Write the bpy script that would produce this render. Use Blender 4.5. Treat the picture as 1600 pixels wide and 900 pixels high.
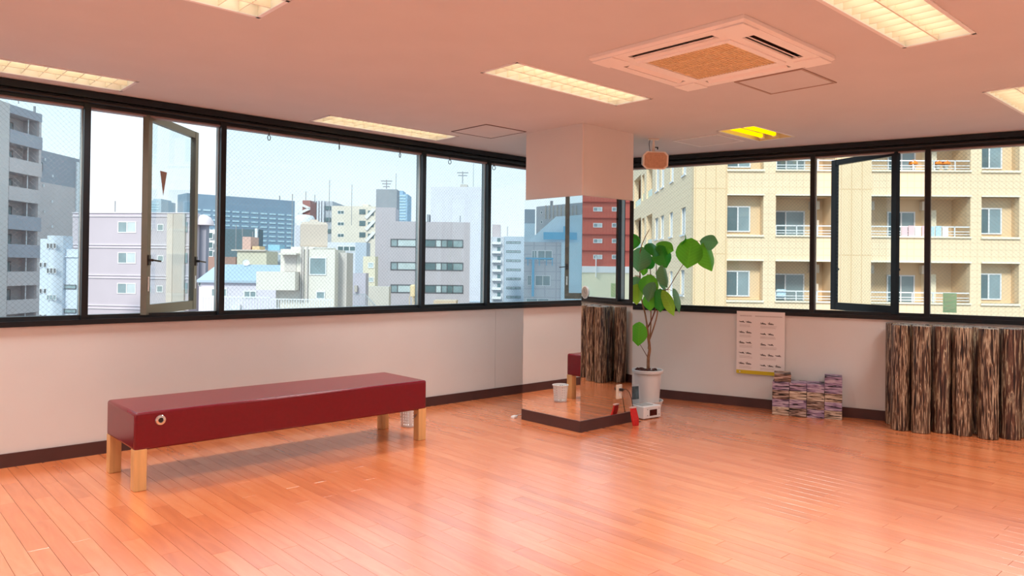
import bpy, math, random
from mathutils import Vector, Matrix
for o in list(bpy.data.objects): bpy.data.objects.remove(o, do_unlink=True)
SC = bpy.context.scene
COL = SC.collection
sin, cos, pi = math.sin, math.cos, math.pi
RND = random.Random(7)
# ------------------------------------------------------------------ camera
YAW, PITCH, ROLL = 0.826779, 0.0090619, 0.0115667
FPX, CXP, CYP, CAMH = 1158.425, 800.0, 409.15, 1.3678
_f = Vector((cos(YAW)*cos(PITCH), sin(YAW)*cos(PITCH), sin(PITCH)))
_r = Vector((sin(YAW), -cos(YAW), 0)); _u = _r.cross(_f)
CR = cos(ROLL)*_r + sin(ROLL)*_u
CU = -sin(ROLL)*_r + cos(ROLL)*_u
CF = _f
cd = bpy.data.cameras.new('camera'); cam = bpy.data.objects.new('camera', cd); COL.objects.link(cam)
M = Matrix.Identity(4)
for i in range(3):
    M[i][0], M[i][1], M[i][2] = CR[i], CU[i], -CF[i]
M[2][3] = CAMH
cam.matrix_world = M
cd.sensor_width = 36; cd.lens = 36*FPX/1600; cd.shift_y = -(450-CYP)/1600
cd.clip_start = .05; cd.clip_end = 3000
SC.camera = cam
# ------------------------------------------------------------------ sky, sun, exposure
W = bpy.data.worlds.new('hazy_sky'); SC.world = W; W.use_nodes = True
nt = W.node_tree; nt.nodes.clear()
wo = nt.nodes.new('ShaderNodeOutputWorld'); bg = nt.nodes.new('ShaderNodeBackground')
tc = nt.nodes.new('ShaderNodeTexCoord'); sx = nt.nodes.new('ShaderNodeSeparateXYZ'); rp = nt.nodes.new('ShaderNodeValToRGB')
nt.links.new(tc.outputs['Generated'], sx.inputs[0]); nt.links.new(sx.outputs['Z'], rp.inputs[0])
nt.links.new(rp.outputs[0], bg.inputs[0]); nt.links.new(bg.outputs[0], wo.inputs[0])
rp.color_ramp.elements[0].position = 0.0; rp.color_ramp.elements[0].color = (.86, .875, .915, 1)
rp.color_ramp.elements[1].position = .28; rp.color_ramp.elements[1].color = (.66, .86, .97, 1)
bg.inputs[1].default_value = 1.25
sd = bpy.data.lights.new('sun', 'SUN'); sd.energy = 2.9; sd.angle = math.radians(12); sd.color = (1, .93, .82)
sun = bpy.data.objects.new('sun', sd); COL.objects.link(sun)
sun.rotation_euler = Vector((.72, .40, -.62)).to_track_quat('-Z', 'Y').to_euler()
vs = SC.view_settings
vs.view_transform = 'Standard'; vs.look = 'None'; vs.gamma = 1; vs.use_curve_mapping = False
vs.exposure = 0.2
FILL_W = 19.5            # radiant power of the fill light added at each ceiling fixture
# ------------------------------------------------------------------ rays through photo pixels (surveying helper)
C0 = Vector((0, 0, CAMH))
def ray(x, y): return CR*((x-CXP)/FPX) + CU*(-(y-CYP)/FPX) + CF
def onz(x, y, z=0.0):
    d = ray(x, y); return C0 + d*((z-CAMH)/d.z)
def onplane(x, y, n, dd):
    d = ray(x, y); return C0 + d*((dd-n.dot(C0))/n.dot(d))
FH = Vector((cos(YAW), sin(YAW), 0)); RH = Vector((sin(YAW), -cos(YAW), 0))
def atd(x, y, D):
    d = ray(x, y); return C0 + d*(D/d.dot(FH))
# ------------------------------------------------------------------ materials
MATS = {}
def mat(name, col, rough=.6, metal=0, var=0, vscale=6, stretch=None, bump=0, spec=None, coat=0, ior=None, island=0, objr=0):
    if name in MATS: return MATS[name]
    m = bpy.data.materials.new(name); m.use_nodes = True; MATS[name] = m
    n = m.node_tree; b = n.nodes['Principled BSDF']
    b.inputs['Roughness'].default_value = rough; b.inputs['Metallic'].default_value = metal
    b.inputs['Base Color'].default_value = (*col, 1)
    if spec is not None: b.inputs['Specular IOR Level'].default_value = spec
    if ior: b.inputs['IOR'].default_value = ior
    if coat: b.inputs['Coat Weight'].default_value = coat; b.inputs['Coat Roughness'].default_value = .15
    if var or bump:
        t = n.nodes.new('ShaderNodeTexCoord'); mp = n.nodes.new('ShaderNodeMapping'); no = n.nodes.new('ShaderNodeTexNoise')
        if stretch: mp.inputs['Scale'].default_value = stretch
        no.inputs['Scale'].default_value = vscale; no.inputs['Detail'].default_value = 5
        n.links.new(t.outputs['Object'], mp.inputs[0]); n.links.new(mp.outputs[0], no.inputs['Vector'])
        if var:
            r = n.nodes.new('ShaderNodeValToRGB')
            r.color_ramp.elements[0].position = .3; r.color_ramp.elements[1].position = .7
            r.color_ramp.elements[0].color = (*[c*(1-var) for c in col], 1)
            r.color_ramp.elements[1].color = (*[min(1, c*(1+var)) for c in col], 1)
            n.links.new(no.outputs[0], r.inputs[0]); n.links.new(r.outputs[0], b.inputs['Base Color'])
        if bump:
            bp = n.nodes.new('ShaderNodeBump'); bp.inputs['Strength'].default_value = bump; bp.inputs['Distance'].default_value = .002
            n.links.new(no.outputs[0], bp.inputs['Height']); n.links.new(bp.outputs[0], b.inputs['Normal'])
    return m
def emit(name, col, s):
    m = bpy.data.materials.new(name); m.use_nodes = True; n = m.node_tree; n.nodes.clear()
    e = n.nodes.new('ShaderNodeEmission'); o = n.nodes.new('ShaderNodeOutputMaterial')
    e.inputs[0].default_value = (*col, 1); e.inputs[1].default_value = s; n.links.new(e.outputs[0], o.inputs[0]); return m
def math_node(n, op, a, b=None):
    k = n.nodes.new('ShaderNodeMath'); k.operation = op
    for i, v in enumerate((a, b)):
        if v is None: continue
        if isinstance(v, (int, float)): k.inputs[i].default_value = v
        else: n.links.new(v, k.inputs[i])
    return k.outputs[0]
def glass_mat(name, tint, wires):
    m = bpy.data.materials.new(name); m.use_nodes = True; n = m.node_tree; n.nodes.clear()
    o = n.nodes.new('ShaderNodeOutputMaterial'); t = n.nodes.new('ShaderNodeBsdfTransparent'); g = n.nodes.new('ShaderNodeBsdfGlossy')
    t.inputs[0].default_value = (*tint, 1); g.inputs['Roughness'].default_value = 0.0
    ge = n.nodes.new('ShaderNodeNewGeometry'); dt = n.nodes.new('ShaderNodeVectorMath'); dt.operation = 'DOT_PRODUCT'
    n.links.new(ge.outputs['Normal'], dt.inputs[0]); n.links.new(ge.outputs['Incoming'], dt.inputs[1])
    fr = math_node(n, 'ADD', math_node(n, 'MULTIPLY', math_node(n, 'POWER', math_node(n, 'SUBTRACT', 1.0, math_node(n, 'ABSOLUTE', dt.outputs['Value'])), 5.0), .8), .03)
    mx = n.nodes.new('ShaderNodeMixShader'); n.links.new(fr, mx.inputs[0]); n.links.new(t.outputs[0], mx.inputs[1]); n.links.new(g.outputs[0], mx.inputs[2])
    out = mx.outputs[0]
    if wires:
        tc_ = n.nodes.new('ShaderNodeTexCoord'); s = n.nodes.new('ShaderNodeSeparateXYZ'); n.links.new(tc_.outputs['UV'], s.inputs[0])
        a = math_node(n, 'ADD', s.outputs[0], s.outputs[1]); b = math_node(n, 'SUBTRACT', s.outputs[0], s.outputs[1])
        P = .0354
        def ln(v): return math_node(n, 'LESS_THAN', math_node(n, 'FRACT', math_node(n, 'ADD', math_node(n, 'DIVIDE', v, P), 500.0)), .021)
        w = math_node(n, 'MAXIMUM', ln(a), ln(b))
        d = n.nodes.new('ShaderNodeBsdfDiffuse'); d.inputs[0].default_value = (.22, .24, .26, 1)
        m2 = n.nodes.new('ShaderNodeMixShader'); n.links.new(w, m2.inputs[0]); n.links.new(out, m2.inputs[1]); n.links.new(d.outputs[0], m2.inputs[2]); out = m2.outputs[0]
    n.links.new(out, o.inputs[0]); return m
def floor_mat():
    m = bpy.data.materials.new('orange_plank'); m.use_nodes = True; n = m.node_tree; b = n.nodes['Principled BSDF']
    t = n.nodes.new('ShaderNodeTexCoord'); oi = n.nodes.new('ShaderNodeObjectInfo'); ge = n.nodes.new('ShaderNodeNewGeometry')
    rnd = math_node(n, 'FRACT', math_node(n, 'ADD', oi.outputs['Random'], ge.outputs['Random Per Island']))
    mp = n.nodes.new('ShaderNodeMapping'); mp.inputs['Scale'].default_value = (9, 1.1, 1)
    cb = n.nodes.new('ShaderNodeCombineXYZ'); n.links.new(math_node(n, 'MULTIPLY', rnd, 40.0), cb.inputs[0]); n.links.new(math_node(n, 'MULTIPLY', rnd, 23.0), cb.inputs[1])
    n.links.new(t.outputs['Object'], mp.inputs[0]); n.links.new(cb.outputs[0], mp.inputs['Location'])
    no = n.nodes.new('ShaderNodeTexNoise'); no.inputs['Scale'].default_value = 2.2; no.inputs['Detail'].default_value = 6; no.inputs['Distortion'].default_value = .6
    n.links.new(mp.outputs[0], no.inputs['Vector'])
    v = math_node(n, 'ADD', math_node(n, 'MULTIPLY', rnd, .36), math_node(n, 'MULTIPLY', no.outputs[0], .70))
    r = n.nodes.new('ShaderNodeValToRGB'); e = r.color_ramp.elements
    e[0].position = .12; e[0].color = (.56, .14, .042, 1); e[1].position = .95; e[1].color = (.86, .31, .125, 1)
    k = r.color_ramp.elements.new(.5); k.color = (.75, .215, .07, 1)
    n.links.new(v, r.inputs[0]); n.links.new(r.outputs[0], b.inputs['Base Color'])
    b.inputs['Roughness'].default_value = .25; b.inputs['IOR'].default_value = 2.2; b.inputs['Coat Weight'].default_value = .7; b.inputs['Coat IOR'].default_value = 1.8; b.inputs['Coat Roughness'].default_value = .22
    return m
def marble(name, cols, scale, rough=.6):
    """streaky marbled foam: noise stretched along one axis, colour bands"""
    m = bpy.data.materials.new(name); m.use_nodes = True; n = m.node_tree; b = n.nodes['Principled BSDF']
    t = n.nodes.new('ShaderNodeTexCoord'); oi = n.nodes.new('ShaderNodeObjectInfo'); mp = n.nodes.new('ShaderNodeMapping')
    mp.inputs['Scale'].default_value = scale
    cb = n.nodes.new('ShaderNodeCombineXYZ')
    for i, k in enumerate((31.0, 17.0, 53.0)): n.links.new(math_node(n, 'MULTIPLY', oi.outputs['Random'], k), cb.inputs[i])
    n.links.new(t.outputs['Object'], mp.inputs[0]); n.links.new(cb.outputs[0], mp.inputs['Location'])
    no = n.nodes.new('ShaderNodeTexNoise'); no.inputs['Scale'].default_value = 1; no.inputs['Detail'].default_value = 4; no.inputs['Distortion'].default_value = .8
    n.links.new(mp.outputs[0], no.inputs['Vector'])
    r = n.nodes.new('ShaderNodeValToRGB'); r.color_ramp.interpolation = 'LINEAR'; e = r.color_ramp.elements
    e[0].position, e[0].color = cols[0][0], (*cols[0][1], 1); e[1].position, e[1].color = cols[-1][0], (*cols[-1][1], 1)
    for ps, c in cols[1:-1]: q = e.new(ps); q.color = (*c, 1)
    n.links.new(no.outputs[0], r.inputs[0]); n.links.new(r.outputs[0], b.inputs['Base Color']); b.inputs['Roughness'].default_value = rough
    return m
def sheer(name, col):
    m = mat(name, col, .5); n = m.node_tree; b = n.nodes['Principled BSDF']; t_ = n.nodes.new('ShaderNodeBsdfTranslucent'); t_.inputs[0].default_value = (*col, 1)
    ms = n.nodes.new('ShaderNodeMixShader'); ms.inputs[0].default_value = .55; n.links.new(b.outputs[0], ms.inputs[1]); n.links.new(t_.outputs[0], ms.inputs[2]); n.links.new(ms.outputs[0], n.nodes['Material Output'].inputs[0]); return m
def tile_mat(name, c1, c2, sx_, sz_):
    """small facade tiles with thin joints (too small to tell apart)"""
    m = bpy.data.materials.new(name); m.use_nodes = True; n = m.node_tree; b = n.nodes['Principled BSDF']
    t = n.nodes.new('ShaderNodeTexCoord'); s = n.nodes.new('ShaderNodeSeparateXYZ'); n.links.new(t.outputs['Object'], s.inputs[0])
    h = math_node(n, 'ADD', s.outputs[0], s.outputs[1])
    a = math_node(n, 'LESS_THAN', math_node(n, 'FRACT', math_node(n, 'ADD', math_node(n, 'DIVIDE', h, sx_), 900.0)), .12)
    c = math_node(n, 'LESS_THAN', math_node(n, 'FRACT', math_node(n, 'ADD', math_node(n, 'DIVIDE', s.outputs[2], sz_), 900.0)), .12 if sz_ < 2 else .02)
    w = math_node(n, 'MAXIMUM', a, c); mx = n.nodes.new('ShaderNodeMix'); mx.data_type = 'RGBA'
    n.links.new(w, mx.inputs[0]); mx.inputs[6].default_value = (*c1, 1); mx.inputs[7].default_value = (*c2, 1)
    n.links.new(mx.outputs[2], b.inputs['Base Color']); b.inputs['Roughness'].default_value = .6; MATS[name] = m
    return m
def srgb(r, g, b):
    f = lambda v: ((v/255+.055)/1.055)**2.4 if v > 10 else v/255/12.92
    return (f(r), f(g), f(b))
m_floor = floor_mat()
m_subfloor = mat('floor_joint_dark', (.10, .025, .010), .6)
m_ceil = mat('ceiling_paint', (.60, .60, .605), .85, var=.02, vscale=3, bump=.05)
m_wall = mat('wall_paint', (.73, .755, .755), .75, var=.02, vscale=2)
m_pillar = mat('pillar_paint', (.72, .70, .67), .75, var=.02, vscale=2)
m_base = mat('baseboard_brown', srgb(74, 44, 42), .45, var=.1)
m_black = mat('black_aluminium', (.010, .013, .016), .32, metal=.0, spec=.3)
m_bronze = mat('dark_bronze_aluminium', (.15, .14, .11), .35, metal=.3)
m_sky_flank = mat('grey_sky_flank', (.30, .36, .37), .35)
m_sill = mat('sill_metal', (.55, .56, .58), .15, metal=.85)
m_glass = glass_mat('clear_glass', (.96, .975, .985), False)
m_wire = glass_mat('wired_glass', (.915, .97, .985), True)
m_mirror = mat('mirror', (.90, .915, .90), 0.0, metal=1)
m_mirror_edge = mat('mirror_edge', (.10, .16, .15), .2)
m_white = mat('white_plastic', (.80, .80, .80), .4)
m_cream = mat('cream_plastic', (.72, .66, .55), .45)
m_blackp = mat('black_plastic', (.015, .015, .015), .4)
m_chrome = mat('chrome', (.75, .75, .75), .15, metal=1)
m_louv = mat('louvre_reflector', (.86, .82, .66), .35)
m_housing = mat('fixture_housing', (.85, .82, .72), .4)
m_acw = mat('air_conditioner_white', (.88, .87, .85), .45)
m_red = mat('red_vinyl', (.17, .0005, .009), .25, var=.06, vscale=40, bump=.02, spec=.5)
m_leg = mat('pale_wood', (.72, .42, .17), .4, var=.12, vscale=4, stretch=(8, 8, 1))
# ------------------------------------------------------------------ mesh builder
class MB:
    def __init__(s): s.v = []; s.f = []; s.uv = None
    def poly(s, pts):
        b = len(s.v); s.v += [tuple(p) for p in pts]; s.f.append(tuple(range(b, b+len(pts)))); return s
    def obox(s, c, ax, h):
        c = Vector(c); a = [Vector(k)*w for k, w in zip(ax, h)]; b = len(s.v)
        for i in (-1, 1):
            for j in (-1, 1):
                for k in (-1, 1): s.v.append(tuple(c+a[0]*i+a[1]*j+a[2]*k))
        for q in ((0, 1, 3, 2), (4, 6, 7, 5), (0, 4, 5, 1), (2, 3, 7, 6), (0, 2, 6, 4), (1, 5, 7, 3)): s.f.append(tuple(b+t for t in q))
        return s
    def box(s, x0, y0, z0, x1, y1, z1):
        return s.obox(((x0+x1)/2, (y0+y1)/2, (z0+z1)/2), ((1, 0, 0), (0, 1, 0), (0, 0, 1)), (abs(x1-x0)/2, abs(y1-y0)/2, abs(z1-z0)/2))
    def bar(s, p, q, w, h=None, up=(0, 0, 1)):
        p, q = Vector(p), Vector(q); d = q-p; L = d.length; d /= L; up = Vector(up)
        if abs(d.dot(up)) > .98: up = Vector((0, 1, 0))
        a = d.cross(up).normalized(); b = a.cross(d); return s.obox((p+q)/2, (d, a, b), (L/2, w/2, (h or w)/2))
    def prism(s, pts, z0, z1):
        b = len(s.v); k = len(pts); s.v += [(x, y, z0) for x, y in pts]+[(x, y, z1) for x, y in pts]
        s.f.append(tuple(b+i for i in reversed(range(k)))); s.f.append(tuple(b+k+i for i in range(k)))
        for i in range(k): j = (i+1) % k; s.f.append((b+i, b+j, b+k+j, b+k+i))
        return s
    def lathe(s, prof, n=32, c=(0, 0, 0), cap=True):
        b = len(s.v); k = len(prof)
        for i in range(n):
            a = 2*pi*i/n
            for r, z in prof: s.v.append((c[0]+r*cos(a), c[1]+r*sin(a), c[2]+z))
        for i in range(n):
            j = (i+1) % n
            for t in range(k-1): s.f.append((b+i*k+t, b+j*k+t, b+j*k+t+1, b+i*k+t+1))
        if cap:
            s.f.append(tuple(b+i*k for i in reversed(range(n)))); s.f.append(tuple(b+i*k+k-1 for i in range(n)))
        return s
    def tube(s, pts, r, n=8, closed=False):
        pts = [Vector(p) for p in pts]; b = len(s.v); k = len(pts); prev = None
        for i, p in enumerate(pts):
            if closed: d = pts[(i+1) % k]-pts[i-1]
            else: d = pts[min(i+1, k-1)]-pts[max(i-1, 0)]
            d.normalize()
            a = prev-d*prev.dot(d) if prev else d.cross(Vector((0, 0, 1)) if abs(d.z) < .9 else Vector((0, 1, 0)))
            a.normalize(); prev = a; c = d.cross(a); rr = r[i] if isinstance(r, (list, tuple)) else r
            for j in range(n): t = 2*pi*j/n; s.v.append(tuple(p+a*(rr*cos(t))+c*(rr*sin(t))))
        for i in range(k if closed else k-1):
            for j in range(n): s.f.append((b+i*n+j, b+i*n+(j+1) % n, b+((i+1) % k)*n+(j+1) % n, b+((i+1) % k)*n+j))
        if not closed: s.f.append(tuple(b+j for j in reversed(range(n)))); s.f.append(tuple(b+(k-1)*n+j for j in range(n)))
        return s
    def mesh(s, name, m, smooth=False):
        me = bpy.data.meshes.new(name); me.from_pydata(s.v, [], s.f); me.materials.append(m)
        if smooth:
            for p in me.polygons: p.use_smooth = True
        me.validate(); me.update(); return me
    def build(s, name, m, parent=None, smooth=False, bevel=0, seg=2, loc=None, rot=None):
        o = bpy.data.objects.new(name, s.mesh(name, m, smooth)); COL.objects.link(o)
        if parent is not None: o.parent = parent
        if loc is not None: o.location = loc
        if rot is not None: o.rotation_euler = rot
        if bevel:
            md = o.modifiers.new('bevel', 'BEVEL'); md.width = bevel; md.segments = seg; md.limit_method = 'ANGLE'; md.angle_limit = .6
        if smooth:
            me = o.data
            try: me.set_sharp_from_angle(angle=.7)
            except Exception: pass
        return o
def tag(o, label=None, cat=None, group=None, kind=None):
    if label: o['label'] = label
    if cat: o['category'] = cat
    if group: o['group'] = group
    if kind: o['kind'] = kind
    return o
def thing(name, label, cat, loc=(0, 0, 0), rz=0, group=None, kind=None):
    o = bpy.data.objects.new(name, None); COL.objects.link(o); o.location = loc; o.rotation_euler = (0, 0, rz); o.empty_display_size = .1
    return tag(o, label, cat, group, kind)
def inst(name, me, parent, loc=(0, 0, 0), rot=(0, 0, 0)):
    o = bpy.data.objects.new(name, me); COL.objects.link(o); o.parent = parent; o.location = loc; o.rotation_euler = rot; return o
def uvmap(o, fn):
    me = o.data; u = me.uv_layers.new(name='uv')
    for l in me.loops: u.data[l.index].uv = fn(me.vertices[l.vertex_index].co)
def grid_cells(u0, u1, v0, v1, holes):
    us = sorted({u0, u1, *[min(max(h[i], u0), u1) for h in holes for i in (0, 1)]}); vs_ = sorted({v0, v1, *[min(max(h[i], v0), v1) for h in holes for i in (2, 3)]})
    for b in range(len(vs_)-1):
        run = None
        for a in range(len(us)-1):
            cu, cv = (us[a]+us[a+1])/2, (vs_[b]+vs_[b+1])/2
            inh = any(h[0] < cu < h[1] and h[2] < cv < h[3] for h in holes)
            if inh:
                if run is not None: yield run, us[a], vs_[b], vs_[b+1]; run = None
            elif run is None: run = us[a]
        if run is not None: yield run, us[-1], vs_[b], vs_[b+1]
# ------------------------------------------------------------------ room geometry
H = 2.60; YL = 5.933; AR = .2914557; DR = 7.6754; ZS = .937
NR = Vector((cos(AR), sin(AR), 0)); TR = Vector((sin(AR), -cos(AR), 0)); RZ = AR-pi/2
def rw(s, n=0, z=0): return TR*s + NR*(DR+n) + Vector((0, 0, z))
CORX = (DR-YL*NR.y)/NR.x; CORS = Vector((CORX, YL, 0)).dot(TR)
XB, YB = -3.2, -4.2                      # walls behind the camera
S_END = (Vector(((DR-YB*NR.y)/NR.x, YB, 0))).dot(TR)
def clip_right(poly, lim):
    out = []; k = len(poly)
    d = lambda p: p[0]*NR.x+p[1]*NR.y-lim
    for i in range(k):
        a, b = poly[i], poly[(i+1) % k]; da, db = d(a), d(b)
        if da <= 0: out.append(a)
        if da*db < 0: t = da/(da-db); out.append((a[0]+(b[0]-a[0])*t, a[1]+(b[1]-a[1])*t))
    return out
# floor ------------------------------------------------------------
fl = MB().prism(clip_right([(XB, YB), (CORX+4.5, YB), (CORX+4.5, YL), (XB, YL)], DR), -.15, -.006).build('floor', m_subfloor)
tag(fl, 'glossy orange wooden plank floor of the studio', 'floor', kind='structure')
PW, PL, GAP = .0915, .90, .0016
def plank_mesh(L):
    x, y, c = PW/2-GAP/2, L/2-GAP/2, .0004; mb = MB()
    lo = [(-x, -y), (x, -y), (x, y), (-x, y)]; hi = [(-x+c, -y+c), (x-c, -y+c), (x-c, y-c), (-x+c, y-c)]
    mb.v = [(a, b, -.010) for a, b in lo]+[(a, b, -c) for a, b in lo]+[(a, b, 0) for a, b in hi]
    for t in (0, 4):
        for i in range(4): j = (i+1) % 4; mb.f.append((t+i, t+j, t+4+j, t+4+i))
    mb.f.append((8, 9, 10, 11)); return mb
PM = {k: plank_mesh(k*.15).mesh('floor_plank', m_floor) for k in range(1, 7)}
planks = []
x = XB+.02; row = 0; last = 0
def camspace(X, Y, Z=0):
    d = Vector((X, Y, Z))-C0; w = d.dot(CF); return (CXP+FPX*d.dot(CR)/w, CYP-FPX*d.dot(CU)/w, w) if w > .3 else (0, 0, -1)
while x < CORX+4:
    off = RND.choice([k for k in range(6) if abs(k-last) not in (0, 1, 5)]); last = off
    y1 = YL
    first = (off+1)
    while y1 > YB:
        k = first if y1 == YL else 6
        y0 = y1-k*.15
        cx, cy = x, (y0+y1)/2
        if cx*NR.x+y0*NR.y < DR-.05:
            planks.append((cx, cy, k))
        y1 = y0
    x += PW; row += 1
vis, rest = [], []
for (cx, cy, k) in planks:
    q = camspace(cx, cy); ins = q[2] > 0 and -60 < q[0] < 1660 and q[1] < 935
    clipr = (cx+PW/2)*NR.x+(cy+k*.075)*NR.y > DR-.001
    inpil = 4.70 < cx < 5.38 and 4.24 < cy < 4.94
    (vis if ins and not clipr and not inpil else rest).append((q[2], cx, cy, k))
vis.sort()
rest += vis[300:]
for w, cx, cy, k in vis[:300]: inst('floor_plank', PM[k], fl, (cx, cy, 0))
mb = MB()
for w, cx, cy, k in rest:
    pm = plank_mesh(k*.15)
    xx, yy, c = PW/2-GAP/2, k*.075-GAP/2, 0
    if (cx+xx)*NR.x+(cy+yy)*NR.y > DR:
        pl = clip_right([(cx-xx, cy-yy), (cx+xx, cy-yy), (cx+xx, cy+yy), (cx-xx, cy+yy)], DR-.001)
        if len(pl) >= 3: mb.prism(pl, -.010, 0)
    else:
        b = len(mb.v); mb.v += [(a+cx, d+cy, e) for a, d, e in pm.v]; mb.f += [tuple(t+b for t in f) for f in pm.f]
tag(mb.build('plank_field', m_floor, fl), kind='stuff')
# ceiling with recesses for the light fixtures ---------------------
FIX = [  # x0, x1, y0, y1, kind
    (3.00, 4.31, 3.235, 3.555), (2.98, 4.30, 5.445, 5.765), (3.00, 4.29, 1.19, 1.525), (5.72, 7.03, 1.19, 1.525), (.235, 1.545, 3.235, 3.555), (.20, 1.505, 5.385, 5.755),
    (.235, 1.545, 1.19, 1.525), (3.00, 4.30, -.86, -.53), (5.72, 7.03, -.86, -.53), (.235, 1.545, -.86, -.53), (-2.5, -1.2, 3.235, 3.555), (-2.5, -1.2, 1.19, 1.525), (-2.5, -1.2, 5.4, 5.72), (-2.5, -1.2, -.86, -.53),
    (3.0, 4.3, -2.9, -2.57), (5.72, 7.03, -2.9, -2.57), (.235, 1.545, -2.9, -2.57)]
YEL = (5.73, 6.44, 3.225, 3.57)
holes = [f[:4] for f in FIX]+[YEL]
mb = MB()
for a, b, c, d in grid_cells(XB, CORX+4.5, YB, YL, holes):
    pl = clip_right([(a, c), (b, c), (b, d), (a, d)], DR)
    if len(pl) >= 3: mb.prism(pl, H, H+.14)
tag(mb.build('ceiling', m_ceil), 'off-white painted ceiling tinted orange by the floor', 'ceiling', kind='structure')
# a roof slab above keeps the sun out
mb = MB().prism(clip_right([(XB-.2, YB-.2), (CORX+5, YB-.2), (CORX+5, YL+.12), (XB-.2, YL+.12)], DR+.12), H+.16, H+.5)
tag(mb.build('roof_slab', m_ceil), 'concrete roof slab over the studio', 'roof', kind='structure')
# walls ------------------------------------------------------------
wl = MB().box(XB, YL, -.15, 5.2325, YL+.15, ZS).box(5.2355, YL, -.15, CORX+.05, YL+.15, ZS).box(5.23, YL+.004, -.15, 5.238, YL+.15, ZS).box(XB, YL, H-.005, CORX+.05, YL+.15, H+.16).build('wall_left', m_wall)
tag(wl, 'off-white dado wall under the long window behind the red bench', 'wall', kind='structure')
wr = thing('wall_right', 'off-white dado wall under the window behind the foam rollers', 'wall', rw(0), RZ, kind='structure')
MB().box(CORS, 0, -.15, S_END, .15, ZS).build('wall_panel', m_wall, wr); MB().box(CORS-.1, 0, H-.005, S_END, .15, H+.16).build('lintel', m_wall, wr)
tag(MB().box(XB-.15, YB-.15, -.15, XB, YL+.15, H+.16).build('wall_back', m_wall), 'plain off-white wall closing the studio behind the photographer', 'wall', kind='structure')
tag(MB().box(XB-.15, YB-.15, -.15, CORX+4.6, YB, H+.16).build('wall_side', m_wall), 'plain off-white side wall facing the red bench', 'wall', kind='structure')
tag(MB().box(XB, YL-.012, 0, CORX-.01, YL, .092).build('baseboard_left', m_base), 'dark brown baseboard behind the red bench', 'baseboard', kind='structure')
bo = MB().box(CORS+.01, -.012, 0, S_END, 0, .092).build('baseboard_right', m_base, loc=rw(0), rot=(0, 0, RZ)); tag(bo, 'dark brown baseboard behind the foam blocks', 'baseboard', kind='structure')
# ------------------------------------------------------------------ ribbon windows
ZB, ZT = 1.0, 2.49
def ribbon(name, label, org, rz, u0, u1, mulls, openbay, sash):
    w = thing(name, label, 'window', org, rz, kind='structure')
    MB().box(u0, -.02, H-.052, u1, .12, H-.004).build('head_frame', m_black, w)
    MB().box(u0, .01, ZT, u1, .12, H-.052).build('top_rail', m_black, w)
    MB().box(u0, .028, ZT-.012, u1, .10, ZT).build('top_gasket', mat('gasket_brown', (.30, .24, .24), .5), w)
    MB().tube([(u0+.02, -.005, 2.526), (u1-.02, -.005, 2.526)], .014, 8).build('curtain_rail', m_black, w, smooth=True)
    MB().box(u0, -.018, ZS-.002, u1, .0, .972).build('sill_front', m_black, w)
    MB().box(u0, .0, ZS-.002, u1, .13, .968).build('sill', m_sill, w)
    MB().box(u0, .045, .968, u1, .12, ZB).build('bottom_rail', m_black, w)
    for m in mulls:
        mm = MB().box(m-.021, .002, .968, m+.021, .11, H-.052).build('mullion', m_black, w)
        MB().box(m-.027, .05, ZB, m-.0212, .095, ZT).box(m+.0212, .05, ZB, m+.027, .095, ZT).build('sky_flank', m_sky_flank, mm)  # grey flank strips, sky light on the mullion sides put into colour
    ed = [u0]+sorted(mulls)+[u1]
    for a, b in zip(ed, ed[1:]):
        if openbay[0]-.1 < (a+b)/2 < openbay[1]+.1: continue
        p = MB().box(a+.0275, .071, ZB, b-.0275, .077, ZT-.012).build('pane', m_wire, w); uvmap(p, lambda c: (c.x, c.z))
    # the open sash, swung outwards
    (nx, ny), (fx, fy) = sash
    d = Vector((fx-nx, fy-ny, 0)); L = d.length; d /= L; t = Vector((-d.y, d.x, 0)); up = Vector((0, 0, 1)); n0 = Vector((nx, ny, 0))
    zb, zt = ZB-.012, ZT+.02
    sb = MB()
    def piece(a, b, z0, z1, th): sb.obox(n0+d*((a+b)/2)+up*((z0+z1)/2), (d, t, up), ((b-a)/2, th/2, (z1-z0)/2))
    piece(0, .055, zb, zt, .045); piece(L-.055, L, zb, zt, .045); piece(.055, L-.055, zb, zb+.075, .04); piece(.055, L-.055, zt-.055, zt, .04)
    so = sb.build('sash', m_bronze if rz == 0 else m_black, w)
    p = MB().obox(n0+d*(L/2)+up*((zb+zt)/2+.01), (d, t, up), (L/2-.054, .003, (zt-zb)/2-.064)).build('pane', m_wire, so); uvmap(p, lambda c: ((c-n0).dot(d), c.z))
    sd_ = -1
    for a in (.028, L-.028):
        q = n0+d*a+t*(.024*sd_); h = MB().obox(q+up*1.40, (d, t, up), (.016, .008, .038)); h.bar(q+t*(.03*sd_)+up*1.40, q+t*.0+up*1.40, .02); h.bar(q+t*(.03*sd_)+up*1.40, q+t*(.04*sd_)+d*.10+up*1.392, .012)
        h.build('handle', m_blackp, so)
        MB().obox(q+up*1.22, (d, t, up), (.009, .001, .055)).build('white_tag', m_white, so)
    arm = MB().bar(n0+d*(L*.72)+up*(zb-.008), Vector((fx+(.05 if rz == 0 else -.05), .06, zb-.008)), .018, .006).build('stay_arm', m_chrome, w)
    return w, so, n0, d, t, L
LM = [-2.55, -1.6, -.65, 1.339, 2.312, 4.284, 5.131]
w1, sash1, sn, sdir, st, sL = ribbon('window_1', 'black framed ribbon window of wired glass above the red bench', (0, YL, 0), 0, XB, CORX-.06, LM, (1.34, 2.31), ((1.735, .03), (2.32, .64)))
q = sn+sdir*(.27)+st*-.004
tr = MB(); a = q+Vector((0, 0, 2.10)); b_, c_ = sdir*.055, Vector((0, 0, .19))
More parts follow.
